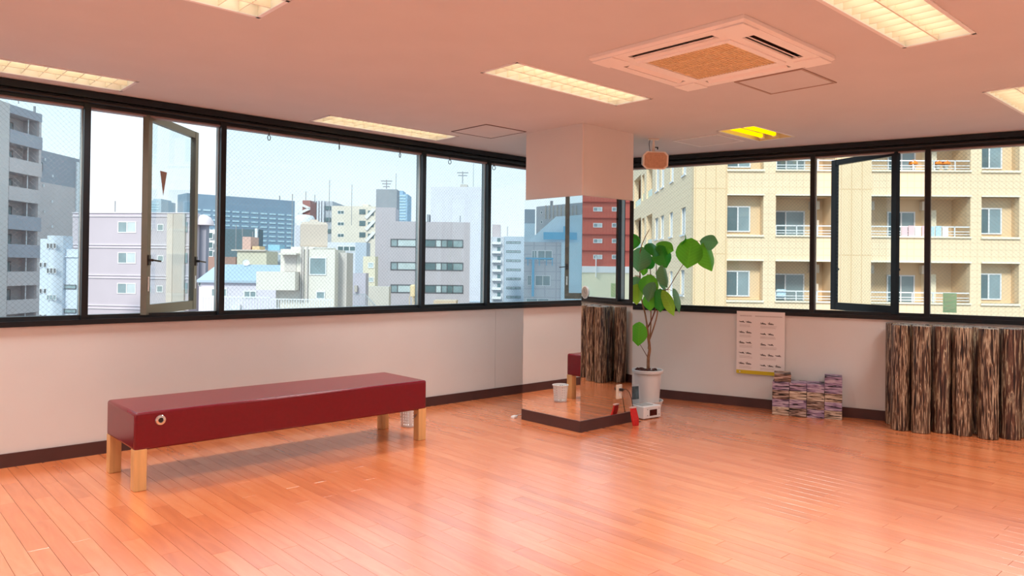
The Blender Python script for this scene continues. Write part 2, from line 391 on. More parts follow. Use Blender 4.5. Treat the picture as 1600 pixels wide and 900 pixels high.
tr.poly([a-b_, a+b_, a-c_]); tr.poly([a-b_-st*.001, a-c_-st*.001, a+b_-st*.001]); tr.build('triangle_sticker', sheer('faded_red_sticker', (.55, .30, .22)), sash1)
RM = [-3.2, -1.168, -.19, 1.78, 2.76, 4.7, 6.6]
w2, *_ = ribbon('window_2', 'black framed ribbon window of wired glass facing the cream apartment block', rw(0), RZ, CORS+.06, S_END, RM, (-1.17, -.19), ((-.43, .03), (-1.05, .52)))
tag(MB().box(-.06, -.06, ZS, .06, .1, H-.002).build('trim_1', m_black, loc=(CORX-.05, YL+.05, 0), rot=(0, 0, -.6)), 'black corner post where the two ribbon windows meet', 'window post', kind='structure')
# ring runners hanging off the curtain rail
for i, px in enumerate((420, 530, 625, 703, 772)):
    X = onplane(px, 240, Vector((0, 1, 0)), YL-.005).x
    t = thing('curtain_hook', 'black ring hook hanging from the curtain rail, %s counting from the opened bronze sash' % ['first', 'second', 'third', 'fourth', 'fifth'][i], 'hook', (X, YL-.005, 2.512), .4+i*.5, 'ring hooks on the curtain rail')
    MB().tube([(0, 0, .0), (0, 0, -.055)], .0035, 6).build('stem', m_blackp, t)
    MB().tube([(.017*cos(k*pi/6), 0, -.076+.021*sin(k*pi/6)) for k in range(12)], .0035, 6, closed=True).build('ring', m_blackp, t, smooth=True)
# ------------------------------------------------------------------ pillar with mirrors
PX, PY, PWX, PWY, ZM = 4.648, 4.183, .690, .705, 1.990
pt = thing('mirror_pillar', 'square painted pillar with mirrors on its lower part and brown skirting', 'pillar', (PX, PY, 0), kind=None)
MB().box(.006, .006, 0, PWX-.006, PWY-.006, H).build('upright', m_pillar, pt)
MB().box(.002, .002, ZM, .012, .012, H).build('corner_bead', mat('bead', (.80, .72, .66), .6), pt)
g = MB().box(.0008, 0, .094, PWX, .0055, ZM); g.build('mirror_panel', m_mirror, pt)
MB().box(0, .0008, .094, .0055, PWY, ZM).build('mirror_panel', m_mirror, pt)
MB().box(.0, .0, .094, .0009, .0009, ZM).build('mirror_edge', m_mirror_edge, pt)
MB().box(PWX-.0055, .006, .094, PWX, PWY, ZM).build('mirror_panel', m_mirror, pt)
MB().box(-.006, -.006, 0, PWX+.006, PWY+.006, .094).build('skirting', m_base, pt)
oz = thing('wall_outlet', 'cream double wall socket on the pillar mirror with a black plug', 'socket', (5.155, PY-.0005, .290))
MB().box(-.034, -.008, -.062, .034, 0, .062).build('cover_plate', m_cream, oz, bevel=.003)
for z in (.022, -.024): MB().box(-.012, -.0095, z-.013, .012, -.007, z+.013).build('socket', m_white, oz, bevel=.001)
cb = thing('power_cord', 'black power cord hanging from the pillar socket to the red pouch', 'cord', (5.155, PY-.009, .31))
MB().box(-.013, -.035, -.012, .013, 0, .012).build('plug', m_blackp, cb, bevel=.003)
pts = [(0, -.03, 0), (.03, -.042, .005), (.075, -.042, -.02), (.115, -.042, -.09), (.14, -.042, -.19), (.17, -.05, -.26), (.20, -.04, -.306), (.25, -.04, -.3065)]
MB().tube(pts, .0035, 6).build('cable', m_blackp, cb, smooth=True)
# ------------------------------------------------------------------ ceiling fixtures
m_tube_off = mat('fluorescent_tube', (.9, .88, .8), .3)
m_blade = m_louv
def fixture(f, label, i):
    x0, x1, y0, y1 = f; cx, cy = (x0+x1)/2, (y0+y1)/2; a, b = (x1-x0)/2, (y1-y0)/2
    t = thing('ceiling_light', label, 'ceiling light', (cx, cy, H), 0, 'recessed louvred ceiling lights')
    MB().box(-a, -b, .105, a, b, .11).box(-a, -b, 0, -a+.004, b, .11).box(a-.004, -b, 0, a, b, .11).box(-a, -b, 0, a, -b+.004, .11).box(-a, b-.004, 0, a, b, .11).build('housing', m_housing, t)
    mb = MB()
    for s in (-1, 1):
        mb.box(-a-.012, s*b-.010, -.005, a+.012, s*b+.010, .001); mb.box(s*a-.010, -b-.012, -.005, s*a+.010, b+.012, .001)
    mb.build('trim_frame', m_white, t)
    k = 13; hb = .055
    MB().box(-a+.01, -.004, .0, a-.01, .004, hb).build('centre_blade', m_blade, t)
    me = MB().box(-.002, -b+.01, .004, .002, b-.01, hb).mesh('cross_blade', m_blade)
    for j in range(1, k): inst('cross_blade', me, t, (-a+2*a*j/k, 0, 0))
    me = MB().tube([(-a+.06, 0, .08), (a-.06, 0, .08)], .013, 10).mesh('tube', m_tube_off, True)
    for s in (-1, 1): inst('fluorescent_tube', me, t, (0, s*b*.5, 0))
    ld = bpy.data.lights.new('fixture_fill', 'AREA'); ld.shape = 'RECTANGLE'; ld.size = 2*a-.06; ld.size_y = 2*b-.06; ld.energy = FILL_W; ld.color = (1.0, .96, .92); ld.spread = math.radians(125)
    lo = bpy.data.objects.new('fixture_fill', ld); COL.objects.link(lo); lo.parent = t; lo.location = (0, 0, -.006)  # fill light added at the louvre opening, the tubes stay unlit
    ld = ld.copy(); ld.energy = 2.0; ld.color = (1.0, .95, .76); ld.spread = pi
    lo = bpy.data.objects.new('louvre_fill', ld); COL.objects.link(lo); lo.parent = t; lo.location = (0, 0, .064)  # weak fill added above the blades to brighten the louvres
FL = ['louvred ceiling light between the air conditioner and the mirrored pillar', 'louvred ceiling light beside the window end panel above the middle of the red bench', 'louvred ceiling light beside the air conditioner, away from the red bench', 'louvred ceiling light above the window behind the foam rollers', 'louvred ceiling light in the row of the mirrored pillar, two bays away from it', 'louvred ceiling light beside the window above the opened bronze sash']
for i, f in enumerate(FIX): fixture(f, FL[i] if i < len(FL) else 'louvred ceiling light behind the photographer', i)
x0, x1, y0, y1 = YEL; a, b = (x1-x0)/2, (y1-y0)/2
t = thing('yellow_ceiling_light', 'open ceiling light with two glowing yellow tubes by the corner window', 'ceiling light', ((x0+x1)/2, (y0+y1)/2, H))
m_hy = mat('cream_reflector', (.80, .70, .45), .4)
MB().box(-a, -b, .07, a, b, .075).box(-a, -b, 0, -a+.004, b, .075).box(a-.004, -b, 0, a, b, .075).box(-a, -b, 0, a, -b+.004, .075).box(-a, b-.004, 0, a, b, .075).build('housing', m_hy, t)
mb = MB()
for s in (-1, 1): mb.box(-a-.01, s*b-.008, -.004, a+.01, s*b+.008, .001); mb.box(s*a-.008, -b-.01, -.004, s*a+.008, b+.01, .001)
mb.build('trim_frame', m_white, t)
m_ytube = emit('yellow_tube', (1.0, .68, .0), 1.5)
for s in (-.03, .10):
    o = MB().tube([(-a+.05, s, .028), (a-.10, s, .028)], .019, 12).build('fluorescent_tube', m_ytube, t, smooth=True)
    MB().box(a-.10, s-.022, .005, a-.06, s+.022, .06).build('lamp_holder', m_hy, o)
# ceiling access hatches
def hatch(x0, x1, y0, y1, label, m, w):
    t = thing('ceiling_hatch', label, 'ceiling hatch', ((x0+x1)/2, (y0+y1)/2, H)); a, b = (x1-x0)/2, (y1-y0)/2
    MB().box(-a+w, -b+w, -.003, a-w, b-w, -.0002).build('hatch_panel', m_ceil, t)
    mb = MB()
    for s in (-1, 1): mb.box(-a, s*b-s*w, -.006, a, s*b, -.0002); mb.box(s*a-s*w, -b+w, -.006, s*a, b-w, -.0002)
    mb.build('hatch_frame', m, t)
m_hline = mat('hatch_brown_line', (.16, .10, .09), .5); m_hal = mat('hatch_aluminium', (.36, .24, .19), .5)
hatch(4.31, 4.785, 2.11, 2.57, 'square ceiling hatch with thin brownish edge right beside the air conditioner', m_hal, .016)
hatch(4.11, 4.585, 4.81, 5.295, 'square ceiling hatch with thin dark outline near the mirrored pillar and bench window', m_hline, .006)
hatch(5.86, 6.335, 3.655, 4.145, 'square ceiling hatch with white edge between speaker and yellow ceiling light', m_white, .016)
# air conditioner ---------------------------------------------------
t = thing('air_conditioner', 'square four-way ceiling cassette air conditioner with tan grille', 'air conditioner', (3.70, 2.355, H))
A = .495
def frus(mb, a0, z0, a1, z1):
    b = len(mb.v)
    for a_, z in ((a0, z0), (a1, z1)): mb.v += [(-a_, -a_, z), (a_, -a_, z), (a_, a_, z), (-a_, a_, z)]
    for i in range(4): j = (i+1) % 4; mb.f.append((b+i, b+j, b+4+j, b+4+i))
mb = MB(); frus(mb, A, -.0005, A, -.02); frus(mb, A, -.02, A-.015, -.032)
mb.build('outer_rim', m_acw, t)
mb = MB()
hs = []
for s in (-1, 1): hs += [(-.27, .27, s*.385-.034, s*.385+.034), (s*.385-.034, s*.385+.034, -.27, .27)]
hs.append((-.265, .265, -.265, .265))
for a_, b_, c_, d_ in grid_cells(-A+.015, A-.015, -A+.015, A-.015, hs): mb.box(a_, c_, -.035, b_, d_, -.025)
mb.build('face_panel', m_acw, t)
m_vent = mat('vent_shadow_brown', (.06, .02, .015), .6); m_grille = mat('tan_grille', (.74, .60, .36), .7, var=.1, vscale=30)  # dark plates in the slots, vent shadow put into their brown
for k in range(4):
    R_ = Matrix.Rotation(k*pi/2, 4, 'Z')
    v = MB().box(-.27, .351, -.012, .27, .419, -.006).build('vent_slot', m_vent, t); v.rotation_euler = (0, 0, k*pi/2)
    fl_ = MB().obox((0, .378, -.030), ((1, 0, 0), (0, cos(.5), -sin(.5)), (0, sin(.5), cos(.5))), (.262, .022, .002)).build('louvre_flap', m_acw, v)
    c = MB().box(.33, .33, -.042, A-.012, A-.012, -.034).build('corner_cap', m_acw, t, bevel=.003); c.rotation_euler = (0, 0, k*pi/2)
mb = MB().box(-.262, -.262, -.036, .262, .262, -.02)
gr = mb.build('intake_grille', m_grille, t)
mb = MB()
for j in range(1, 27): y = -.262+.524*j/27; mb.box(-.26, y-.002, -.041, .26, y+.002, -.036)
for j in range(1, 4): x_ = -.262+.524*j/4; mb.box(x_-.004, -.26, -.0415, x_+.004, .26, -.036)
mb.build('grille_slats', m_grille, gr)
mb = MB()
for s in (-1, 1): mb.box(-.30, s*.283-.018, -.043, .30, s*.283+.018, -.030); mb.box(s*.283-.018, -.265, -.043, s*.283+.018, .265, -.030)
mb.build('grille_frame', m_acw, t, bevel=.003)
# speaker ------------------------------------------------------------
sp = Vector((5.665, 4.215, H)); t = thing('ceiling_speaker', 'small beige speaker on a swivel bracket under the ceiling beside the pillar', 'speaker', sp, YAW-pi/2+.12)
m_spk = mat('speaker_cream', (.82, .76, .68), .5); m_grl = mat('speaker_grille', (.55, .34, .22), .7, var=.1, vscale=60)
MB().box(-.05, -.02, -.014, .05, .02, 0).build('ceiling_bracket', m_spk, t, bevel=.003)
MB().tube([(0, 0, -.014), (0, 0, -.07), (0, 0, -.125)], [.009, .013, .017], 10).build('swivel_stem', m_spk, t, smooth=True)
MB().tube([(-.035, 0, -.01), (-.043, .0, -.05), (-.03, .01, -.12)], .003, 6).build('cable', m_blackp, t)
MB().box(.012, -.006, -.085, .04, .006, -.077).box(.036, -.006, -.10, .044, .006, -.077).build('clamp_lever', m_blackp, t)
oct_ = [(-.122, -.05), (-.122, .05), (-.085, .082), (.085, .082), (.122, .05), (.122, -.05), (.085, -.082), (-.085, -.082)]
def octbox(s, y0, y1, t0, m, name, par):
    mb = MB(); k = len(oct_)
    for (sc, y) in ((s, y0), (t0, y1)): mb.v += [(x_*sc, y, z_*sc) for x_, z_ in oct_]
    mb.f.append(tuple(range(k))); mb.f.append(tuple(reversed(range(k, 2*k))))
    for i in range(k): j = (i+1) % k; mb.f.append((j, i, k+i, k+j))
    o = mb.build(name, m, par); o.location = (0, 0, -.205); o.rotation_euler = (.12, 0, 0); return o
octbox(1.0, -.07, .09, .72, m_spk, 'cabinet', t); octbox(.86, -.075, -.07, .87, m_grl, 'grille', t)
# ------------------------------------------------------------------ bench
BX0, BX1, BY0, BY1 = 1.36, 3.512, 4.80, 5.405
t = thing('bench', 'long red vinyl bench on pale square wooden legs under the window', 'bench', ((BX0+BX1)/2, (BY0+BY1)/2, 0)); a, b = (BX1-BX0)/2, (BY1-BY0)/2
MB().box(-a, -b, .243, a, b, .472).build('upholstered_seat', m_red, t, bevel=.018, seg=4, smooth=True)
lm = MB().box(-.036, -.036, 0, .036, .036, .25).mesh('leg', m_leg)
for sx_ in (-1, 1):
    for sy_ in (-1, 1):
        o = inst('leg', lm, t, (sx_*(a-.037), sy_*(b-.037), 0)); md = o.modifiers.new('bevel', 'BEVEL'); md.width = .003; md.segments = 1
def ringm(): return MB().lathe([(.013, -.004), (.028, -.004), (.032, 0), (.028, .006), (.016, .007), (.013, .003), (.013, -.004)], 24, cap=False)
o = ringm().build('eyelet', m_chrome, t, smooth=True); o.location = (1.507-(BX0+BX1)/2, -b-.003, .415); o.rotation_euler = (pi/2, 0, 0)
MB().lathe([(.013, 0), (.0, 0)], 16, cap=False).build('eyelet_hole', m_blackp, o)
o = ringm().build('eyelet', m_chrome, t, smooth=True); o.location = (a+.003, -.10, .40); o.rotation_euler = (pi/2, 0, pi/2)
c = MB().tube([(a+.012+.004*sin(k), -.10+.014*cos(k*pi/6), .365+.035*sin(k*pi/6)) for k in range(12)], .004, 8, closed=True).build('snap_hook', m_chrome, t, smooth=True)
mb = MB(); L = [(a+.014, -.10, .335), (a+.02, -.12, .30), (a+.02, -.15, .26), (a+.01, -.19, .225), (a-.03, -.24, .20), (a-.09, -.27, .19)]
for p, q in zip(L, L[1:]): mb.bar(p, q, .032, .004, up=(1, .2, 0))
mb.build('strap', mat('grey_webbing', (.20, .19, .19), .8, var=.2, vscale=80), t)
# basket --------------------------------------------------------------
t = thing('wastebasket', 'small white perforated plastic bin behind the bench leg', 'wastebasket', (3.70, 5.315, 0))
mb = MB(); n_, rows = 44, 13; Z0, Z1 = .005, .165
rad = lambda z: .066+.013*z/.165
for r_ in range(rows+1):
    z = Z0+(Z1-Z0)*r_/rows
    for k in range(n_): mb.v.append((rad(z)*cos(2*pi*k/n_), rad(z)*sin(2*pi*k/n_), z))
for r_ in range(rows):
    for k in range(n_):
        if r_ % 2 == 1 and k % 2 == 0 and k % 8 != 6 and r_ < rows-1: continue
        mb.f.append((r_*n_+k, r_*n_+(k+1) % n_, (r_+1)*n_+(k+1) % n_, (r_+1)*n_+k))
o = mb.build('perforated_wall', m_white, t); md = o.modifiers.new('solid', 'SOLIDIFY'); md.thickness = .0025
MB().tube([(.081*cos(k*pi/16), .081*sin(k*pi/16), .167) for k in range(32)], .005, 8, closed=True).build('rim', m_white, t, smooth=True)
MB().lathe([(.001, 0), (.064, 0), (.064, .006), (.001, .006)], 28).build('base', m_white, t)
# ------------------------------------------------------------------ plant
PC = Vector((5.955, 4.475, 0))
t = thing('plant_pot', 'round white plastic pot on a saucer holding the leafy plant', 'plant pot', PC)
MB().lathe([(.001, .045), (.112, .045), (.122, .20), (.131, .355), (.150, .357), (.153, .366), (.153, .385), (.147, .391), (.138, .388), (.135, .365), (.13, .352), (.001, .352)], 40, cap=False).build('pot_body', m_white, t, smooth=True)
MB().lathe([(.001, 0), (.125, 0), (.135, .03), (.150, .085), (.155, .087), (.154, .092), (.146, .09), (.13, .046), (.001, .044)], 40, cap=False).build('saucer', m_white, t, smooth=True)
mb = MB().lathe([(.001, .352), (.134, .352), (.133, .366), (.10, .372), (.001, .374)], 24, cap=False); mb.build('soil', mat('dark_soil', (.035, .015, .012), .9, var=.4, vscale=60, bump=.6), t)
for k in range(26):
    aa, rr = RND.uniform(0, 6.28), RND.uniform(.03, .12); z = .376+RND.uniform(0, .018)
    MB().obox((rr*cos(aa), rr*sin(aa), z), (Vector((1, RND.uniform(-.6, .6), RND.uniform(-.5, .5))).normalized(), Vector((-.3, 1, .2)).normalized(), Vector((0, -.2, 1)).normalized()), (.016, .010, .006)).build('bark_chip', mat('bark_chip', (.09, .025, .018), .8), t)
pl = thing('ficus_plant', 'tall leafy green plant with heart-shaped leaves growing in the white pot', 'plant', PC+Vector((0, 0, .36)))
PD = PC.dot(FH)
def pp(px, py, dd=0.0): return atd(px, py, PD+dd)-(PC+Vector((0, 0, .36)))
m_bark = mat('plant_bark', (.30, .15, .075), .7, var=.25, vscale=25); m_twig = mat('plant_twig', (.16, .05, .03), .6)
def branch(name, px, r0, r1, m, par):
    P = [pp(*q) for q in px]; Q = []
    for i in range(len(P)-1):
        p0, p1, p2, p3 = P[max(i-1, 0)], P[i], P[i+1], P[min(i+2, len(P)-1)]
        for s in range(4):
            u = s/4; Q.append(.5*((2*p1)+(p2-p0)*u+(2*p0-5*p1+4*p2-p3)*u*u+(-p0+3*p1-3*p2+p3)*u**3))
    Q.append(P[-1]); k = len(Q)
    return MB().tube(Q, [r0+(r1-r0)*i/(k-1) for i in range(k)], 8).build(name, m, par, smooth=True)
trunk = branch('trunk', [(1013, 588), (1013, 560), (1015, 545), (1012, 520), (1011, 508)], .017, .012, m_bark, pl)
branch('branch', [(1011, 508), (1008, 490, .02), (1002, 465, .03), (1000, 430, .03), (1000, 395, .03), (1006, 375, .02), (1015, 358, 0)], .009, .003, m_bark, trunk)
branch('branch', [(1013, 545), (1016, 520, .03), (1017, 500, .05), (1017, 450, .06), (1016, 420, .06), (1014, 398, .05)], .008, .003, m_bark, trunk)
branch('branch', [(1012, 512), (1018, 500, -.04), (1025, 480, -.06), (1030, 455, -.08), (1043, 452, -.1), (1055, 433, -.12), (1068, 412, -.14)], .008, .003, m_twig, trunk)
branch('branch', [(1015, 530), (1022, 510, -.02), (1027, 490, -.05), (1028, 465, -.06), (1026, 430, -.03), (1025, 410, 0)], .008, .003, m_bark, trunk)
branch('twig', [(1013, 560), (1006, 548, -.03), (1000, 538, -.05)], .004, .0025, m_twig, trunk)
def leaf_mesh(w, cup):
    """heart-shaped blade: base notch at origin, tip at -z, normal -y, folded along the midrib"""
    mb = MB(); prof = [(0, .0), (.06, .20), (.16, .36), (.30, .46), (.45, .49), (.60, .44), (.74, .33), (.87, .17), (.96, .05), (1.0, 0)]
    n_ = len(prof); m_ = 5; idx = {}
    for i, (tt, hw) in enumerate(prof):
        for j in range(-m_, m_+1):
            s = j/m_; x_ = hw*w*s; lob = .13*(abs(s)**1.5)*max(0, 1-tt*2.2)
            z_ = -(tt-lob); y_ = cup*(abs(x_)**1.4)*1.2-.05*sin(pi*tt)+.012*cos(9*pi*tt)*abs(s)+.10*tt*tt
            idx[i, j] = len(mb.v); mb.v.append((x_, y_, z_))
    for i in range(n_-1):
        for j in range(-m_, m_): mb.f.append((idx[i, j], idx[i+1, j], idx[i+1, j+1], idx[i, j+1]))
    return mb
def leafmat(name, col, sub):
    m = bpy.data.materials.new(name); m.use_nodes = True; n = m.node_tree; b = n.nodes['Principled BSDF']; out = n.nodes['Material Output']
    t_ = n.nodes.new('ShaderNodeTexCoord'); s = n.nodes.new('ShaderNodeSeparateXYZ'); n.links.new(t_.outputs['Object'], s.inputs[0])
    ax = math_node(n, 'ABSOLUTE', s.outputs[0])
    rib = math_node(n, 'LESS_THAN', ax, .012)
    ve = math_node(n, 'FRACT', math_node(n, 'ADD', math_node(n, 'MULTIPLY', math_node(n, 'ADD', s.outputs[2], math_node(n, 'MULTIPLY', ax, -.75)), 8.0), 50.0))
    vein = math_node(n, 'MAXIMUM', rib, math_node(n, 'LESS_THAN', ve, .12))
    mx = n.nodes.new('ShaderNodeMix'); mx.data_type = 'RGBA'; n.links.new(math_node(n, 'MULTIPLY', vein, .5), mx.inputs[0])
    mx.inputs[6].default_value = (*col, 1); mx.inputs[7].default_value = (*[min(1, c*1.6+.02) for c in col], 1)
    n.links.new(mx.outputs[2], b.inputs['Base Color']); b.inputs['Roughness'].default_value = .38
    tr = n.nodes.new('ShaderNodeBsdfTranslucent'); tr.inputs[0].default_value = (*sub, 1)
    ms = n.nodes.new('ShaderNodeMixShader'); ms.inputs[0].default_value = .35
    n.links.new(b.outputs[0], ms.inputs[1]); n.links.new(tr.outputs[0], ms.inputs[2]); n.links.new(ms.outputs[0], out.inputs[0]); return m
LMAT = [leafmat('leaf_bright', (.08, .40, .02), (.25, .75, .03)), leafmat('leaf_dark', (.03, .24, .025), (.06, .5, .04)), leafmat('leaf_teal', (.14, .33, .18), (.15, .5, .14)), leafmat('leaf_lime', (.26, .52, .04), (.5, .85, .06))]
LME = {(k, w): leaf_mesh(w, c).mesh('leaf', LMAT[k], True) for k in range(4) for w, c in ((1.0, .35), (.85, .7), (.5, .2))}
LEAVES = [  # base px, length px, roll deg (0 = tip down, + = tip to the right), turn deg, pitch deg, depth, mat, width
    (1080, 377, 38, -8, -10, 10, -.14, 0, 1.0), (1101, 384, 37, 18, 25, 8, -.12, 0, .85), (1071, 377, 20, -110, 20, 60, -.1, 1, .85), (1096, 377, 26, 80, 10, 60, -.1, 2, .85),
    (1020, 382, 26, -20, 10, 50, .0, 1, 1.0), (1028, 382, 26, 60, 10, 50, .05, 0, .85), (1031, 387, 30, 18, 15, 10, -.04, 1, 1.0), (1003, 390, 32, -8, -20, 10, .03, 2, 1.0),
    (990, 368, 20, 0, -10, 10, .05, 1, 1.0), (1020, 404, 20, -45, 0, 20, .06, 1, 1.0), (1009, 416, 14, -15, 10, 0, .03, 0, .85), (1036, 417, 30, 12, 40, 10, -.05, 2, .85),
    (1017, 433, 29, -15, -10, 15, -.06, 0, 1.0), (994, 435, 24, -5, -20, 10, 0, 2, 1.0), (995, 447, 26, 0, 10, 5, -.05, 3, .85), (1027, 428, 32, 40, 50, 10, -.03, 2, .5), (1021, 444, 26, -18, 10, 10, -.09, 2, .85),
    (1014, 460, 23, 5, -10, 5, -.10, 0, .85), (1032, 455, 29, 0, 0, 5, -.11, 1, .85), (1037, 458, 36, 28, 20, 5, -.12, 3, .5), (1053, 455, 36, 30, 50, 5, -.10, 2, .5), (999, 507, 30, -3, -5, 8, -.06, 0, .85)]
toyaw = math.atan2(-FH.y, -FH.x)+pi/2       # local -y faces the viewer side of the room
for (bx, by, Lp, rl, tn, pi_, dd, k, w) in LEAVES:
    P = pp(bx, by, dd); L = Lp/FPX*PD
    o = inst('leaf', LME[k, w], pl, P); o.scale = (L*1.12, L*1.12, L*1.12)
    Rm = Matrix.Rotation(toyaw+math.radians(tn), 4, 'Z') @ Matrix.Rotation(math.radians(-rl), 4, 'Y') @ Matrix.Rotation(math.radians(-pi_), 4, 'X')
    o.rotation_euler = Rm.to_euler()
for q in ([(1000, 395, .03), (1003, 390, .03)], [(1014, 400, .05), (1020, 382, 0)], [(1014, 400, .05), (1020, 404, .06)], [(1025, 412, 0), (1028, 382, .05)], [(1025, 412, 0), (1031, 387, -.04)], [(1001, 380, .03), (990, 369, .05)], [(1016, 420, .06), (1009, 416, .03)],
          [(1026, 430, -.03), (1036, 417, -.05)], [(1026, 432, -.03), (1017, 433, -.06)], [(1001, 440, .03), (994, 435, 0)], [(1001, 445, .03), (995, 447, -.05)], [(1027, 440, -.04), (1021, 444, -.09)], [(1026, 430, -.03), (1027, 428, -.03)],
          [(1029, 462, -.07), (1014, 460, -.1)], [(1029, 462, -.07), (1032, 455, -.11)], [(1034, 454, -.09), (1037, 458, -.12)], [(1040, 453, -.1), (1053, 455, -.1)], [(1068, 412, -.14), (1080, 377, -.14)], [(1070, 405, -.14), (1101, 384, -.12)], [(1068, 410, -.14), (1071, 377, -.1)], [(1080, 378, -.14), (1096, 377, -.1)]):
    MB().tube([pp(*q[0]), (pp(*q[0])+pp(*q[1]))/2+Vector((0, 0, .008)), pp(*q[1])], .0022, 6).build('petiole', m_twig, pl)
# ------------------------------------------------------------------ radio, card, pouch
RC = Vector((5.60, 4.20, 0))
t = thing('radio', 'small white tabletop radio with dark red display on the floor by the pot', 'radio', RC, -.12)
MB().box(-.115, -.055, .006, .115, .11, .118).build('case', m_white, t, bevel=.008, seg=3)
MB().box(-.035, -.058, .03, .06, -.0545, .085).build('display', mat('display_dark_red', (.05, .006, .006), .12), t, bevel=.002)
for (x_, z_) in ((-.062, .09), (-.062, .035), (.088, .09), (.088, .035)): MB().box(x_-.004, -.0575, z_-.004, x_+.004, -.0545, z_+.004).build('button', mat('grey_button', (.3, .3, .3), .5), t)
MB().box(-.09, -.02, .117, .05, .09, .124).build('top_tray', mat('grey_tray', (.45, .46, .45), .4), t, bevel=.004)
for sx_ in (-1, 1): MB().box(sx_*.085-.012, -.04, 0, sx_*.085+.012, .09, .008).build('foot', m_blackp, t)
t = thing('picture_card', 'pale blue card with a dark photo leaning behind the white radio', 'card', (5.575, 4.37, 0), -.30)
m_card = mat('card_blue', (.50, .60, .66), .5)
tilt = MB().obox((0, .0, .145), ((1, 0, 0), (0, cos(.08), -sin(.08)), (0, sin(.08), cos(.08))), (.085, .003, .145)).build('card_sheet', m_card, t)
MB().obox((.0, .0035, .21), ((1, 0, 0), (0, cos(.08), -sin(.08)), (0, sin(.08), cos(.08))), (.075, .0035, .06)).build('photo_print', mat('photo_dark', (.06, .10, .12), .4, var=.9, vscale=12), tilt)
tilt.children[0].location = (0, -.005, 0)
t = thing('red_pouch', 'slim red pouch leaning on the pillar skirting next to the radio', 'pouch', (5.235, 4.09, 0), -.1)
m_pouch = mat('red_fabric', (.55, .012, .01), .6, var=.15, vscale=40)
mb = MB(); prof = [(-.035, .0, .030), (-.03, .05, .040), (-.012, .11, .036), (-.002, .155, .030)]
for y_, z_, hw in prof: mb.v += [(-hw, y_-.010, z_), (hw, y_-.010, z_), (hw, y_+.010, z_), (-hw, y_+.010, z_)]
for i in range(3):
    for j in range(4): k = (j+1) % 4; mb.f.append((4*i+j, 4*i+k, 4*i+4+k, 4*i+4+j))
mb.f += [(3, 2, 1, 0), (12, 13, 14, 15)]
mb.build('pouch_body', m_pouch, t, bevel=.004)
MB().box(-.032, -.016, .150, .032, .012, .160).build('zip', mat('zip_pale', (.7, .45, .42), .5), t)
# ------------------------------------------------------------------ poster
S0, S1, ZP0, ZP1 = -1.876, -1.408, .335, .965
t = thing('exercise_poster', 'white exercise chart with small black figures and a yellow bottom band', 'poster', rw((S0+S1)/2, -.022, ZP0), RZ); a = (S1-S0)/2; hp = ZP1-ZP0
m_paper = mat('poster_paper', (.86, .85, .85), .6); m_ink = mat('poster_ink', (.03, .028, .03), .7); m_txt = mat('poster_grey_print', (.50, .46, .46), .7); m_yel = mat('poster_yellow', (.62, .50, .01), .6)
MB().box(-a, 0, 0, a, .002, hp).build('sheet', m_paper, t); MB().box(-a, -.0006, 0, a, 0, .036).build('yellow_band', m_yel, t)
MB().lathe([(.007, 0), (.0, 0)], 12, cap=False).build('emblem', m_white, t, loc=(-a+.035, -.0009, .018), rot=(pi/2, 0, 0))
mb = MB(); RN2 = random.Random(3)
for seg in ((-.20, -.09), (-.05, .20)):
    x_ = seg[0]
    while x_ < seg[1]: w = RN2.uniform(.004, .008); mb.box(x_, -.0006, hp-.052, x_+w, 0, hp-.041); x_ += w+.004
mb.build('title_print', m_txt, t)
# little floor-exercise figures: body, head, raised limb
def fig(mb, x_, z_, k):
    f = lambda p, q, w: mb.bar((p[0]+x_, -.0004, p[1]+z_), (q[0]+x_, -.0004, q[1]+z_), .0008, w, up=(0, 0, 1))
    f((-.022, .004), (.012, .002), .008); f((.012, .002), (.026, -.003), .005); f((-.025, .006), (-.029, .009), .008)
    if k % 3 == 0: f((.002, .004), (.010, .013), .004); f((.010, .013), (.02, -.002), .004)
    elif k % 3 == 1: f((-.012, .006), (-.006, .016), .004); f((-.028, -.004), (.026, -.005), .002)
    else: f((-.018, .006), (-.014, .019), .005); f((-.028, -.004), (.022, -.006), .003)
for r_, zz in enumerate((.117, .226, .318, .416, .502)):
    for c_, xx in enumerate((-.18, -.112)):
        mb = MB(); fig(mb, xx, .06+(hp-.12)*(.88-r_*.205)+.01, r_+c_); mb.build('figure_print', m_ink, t)
    for c_ in range(3 if r_ > 2 else 2):
        mb = MB(); fig(mb, .03+c_*.072, .06+(hp-.12)*(.88-r_*.205), r_*2+c_+1); mb.build('figure_print', m_ink, t)
    for X0, w_, dz_ in ((-.205, .10, 0), (.0, .13, .007)):
        mb = MB()
        for L_ in range(3): zz_ = .06+(hp-.12)*(.88-r_*.205)-.016-L_*.009-dz_; mb.box(X0, -.0005, zz_-.0012, X0+w_+.03*RN2.random(), 0, zz_+.0012)
        tag(mb.build('caption_print', m_txt, t), kind='stuff')
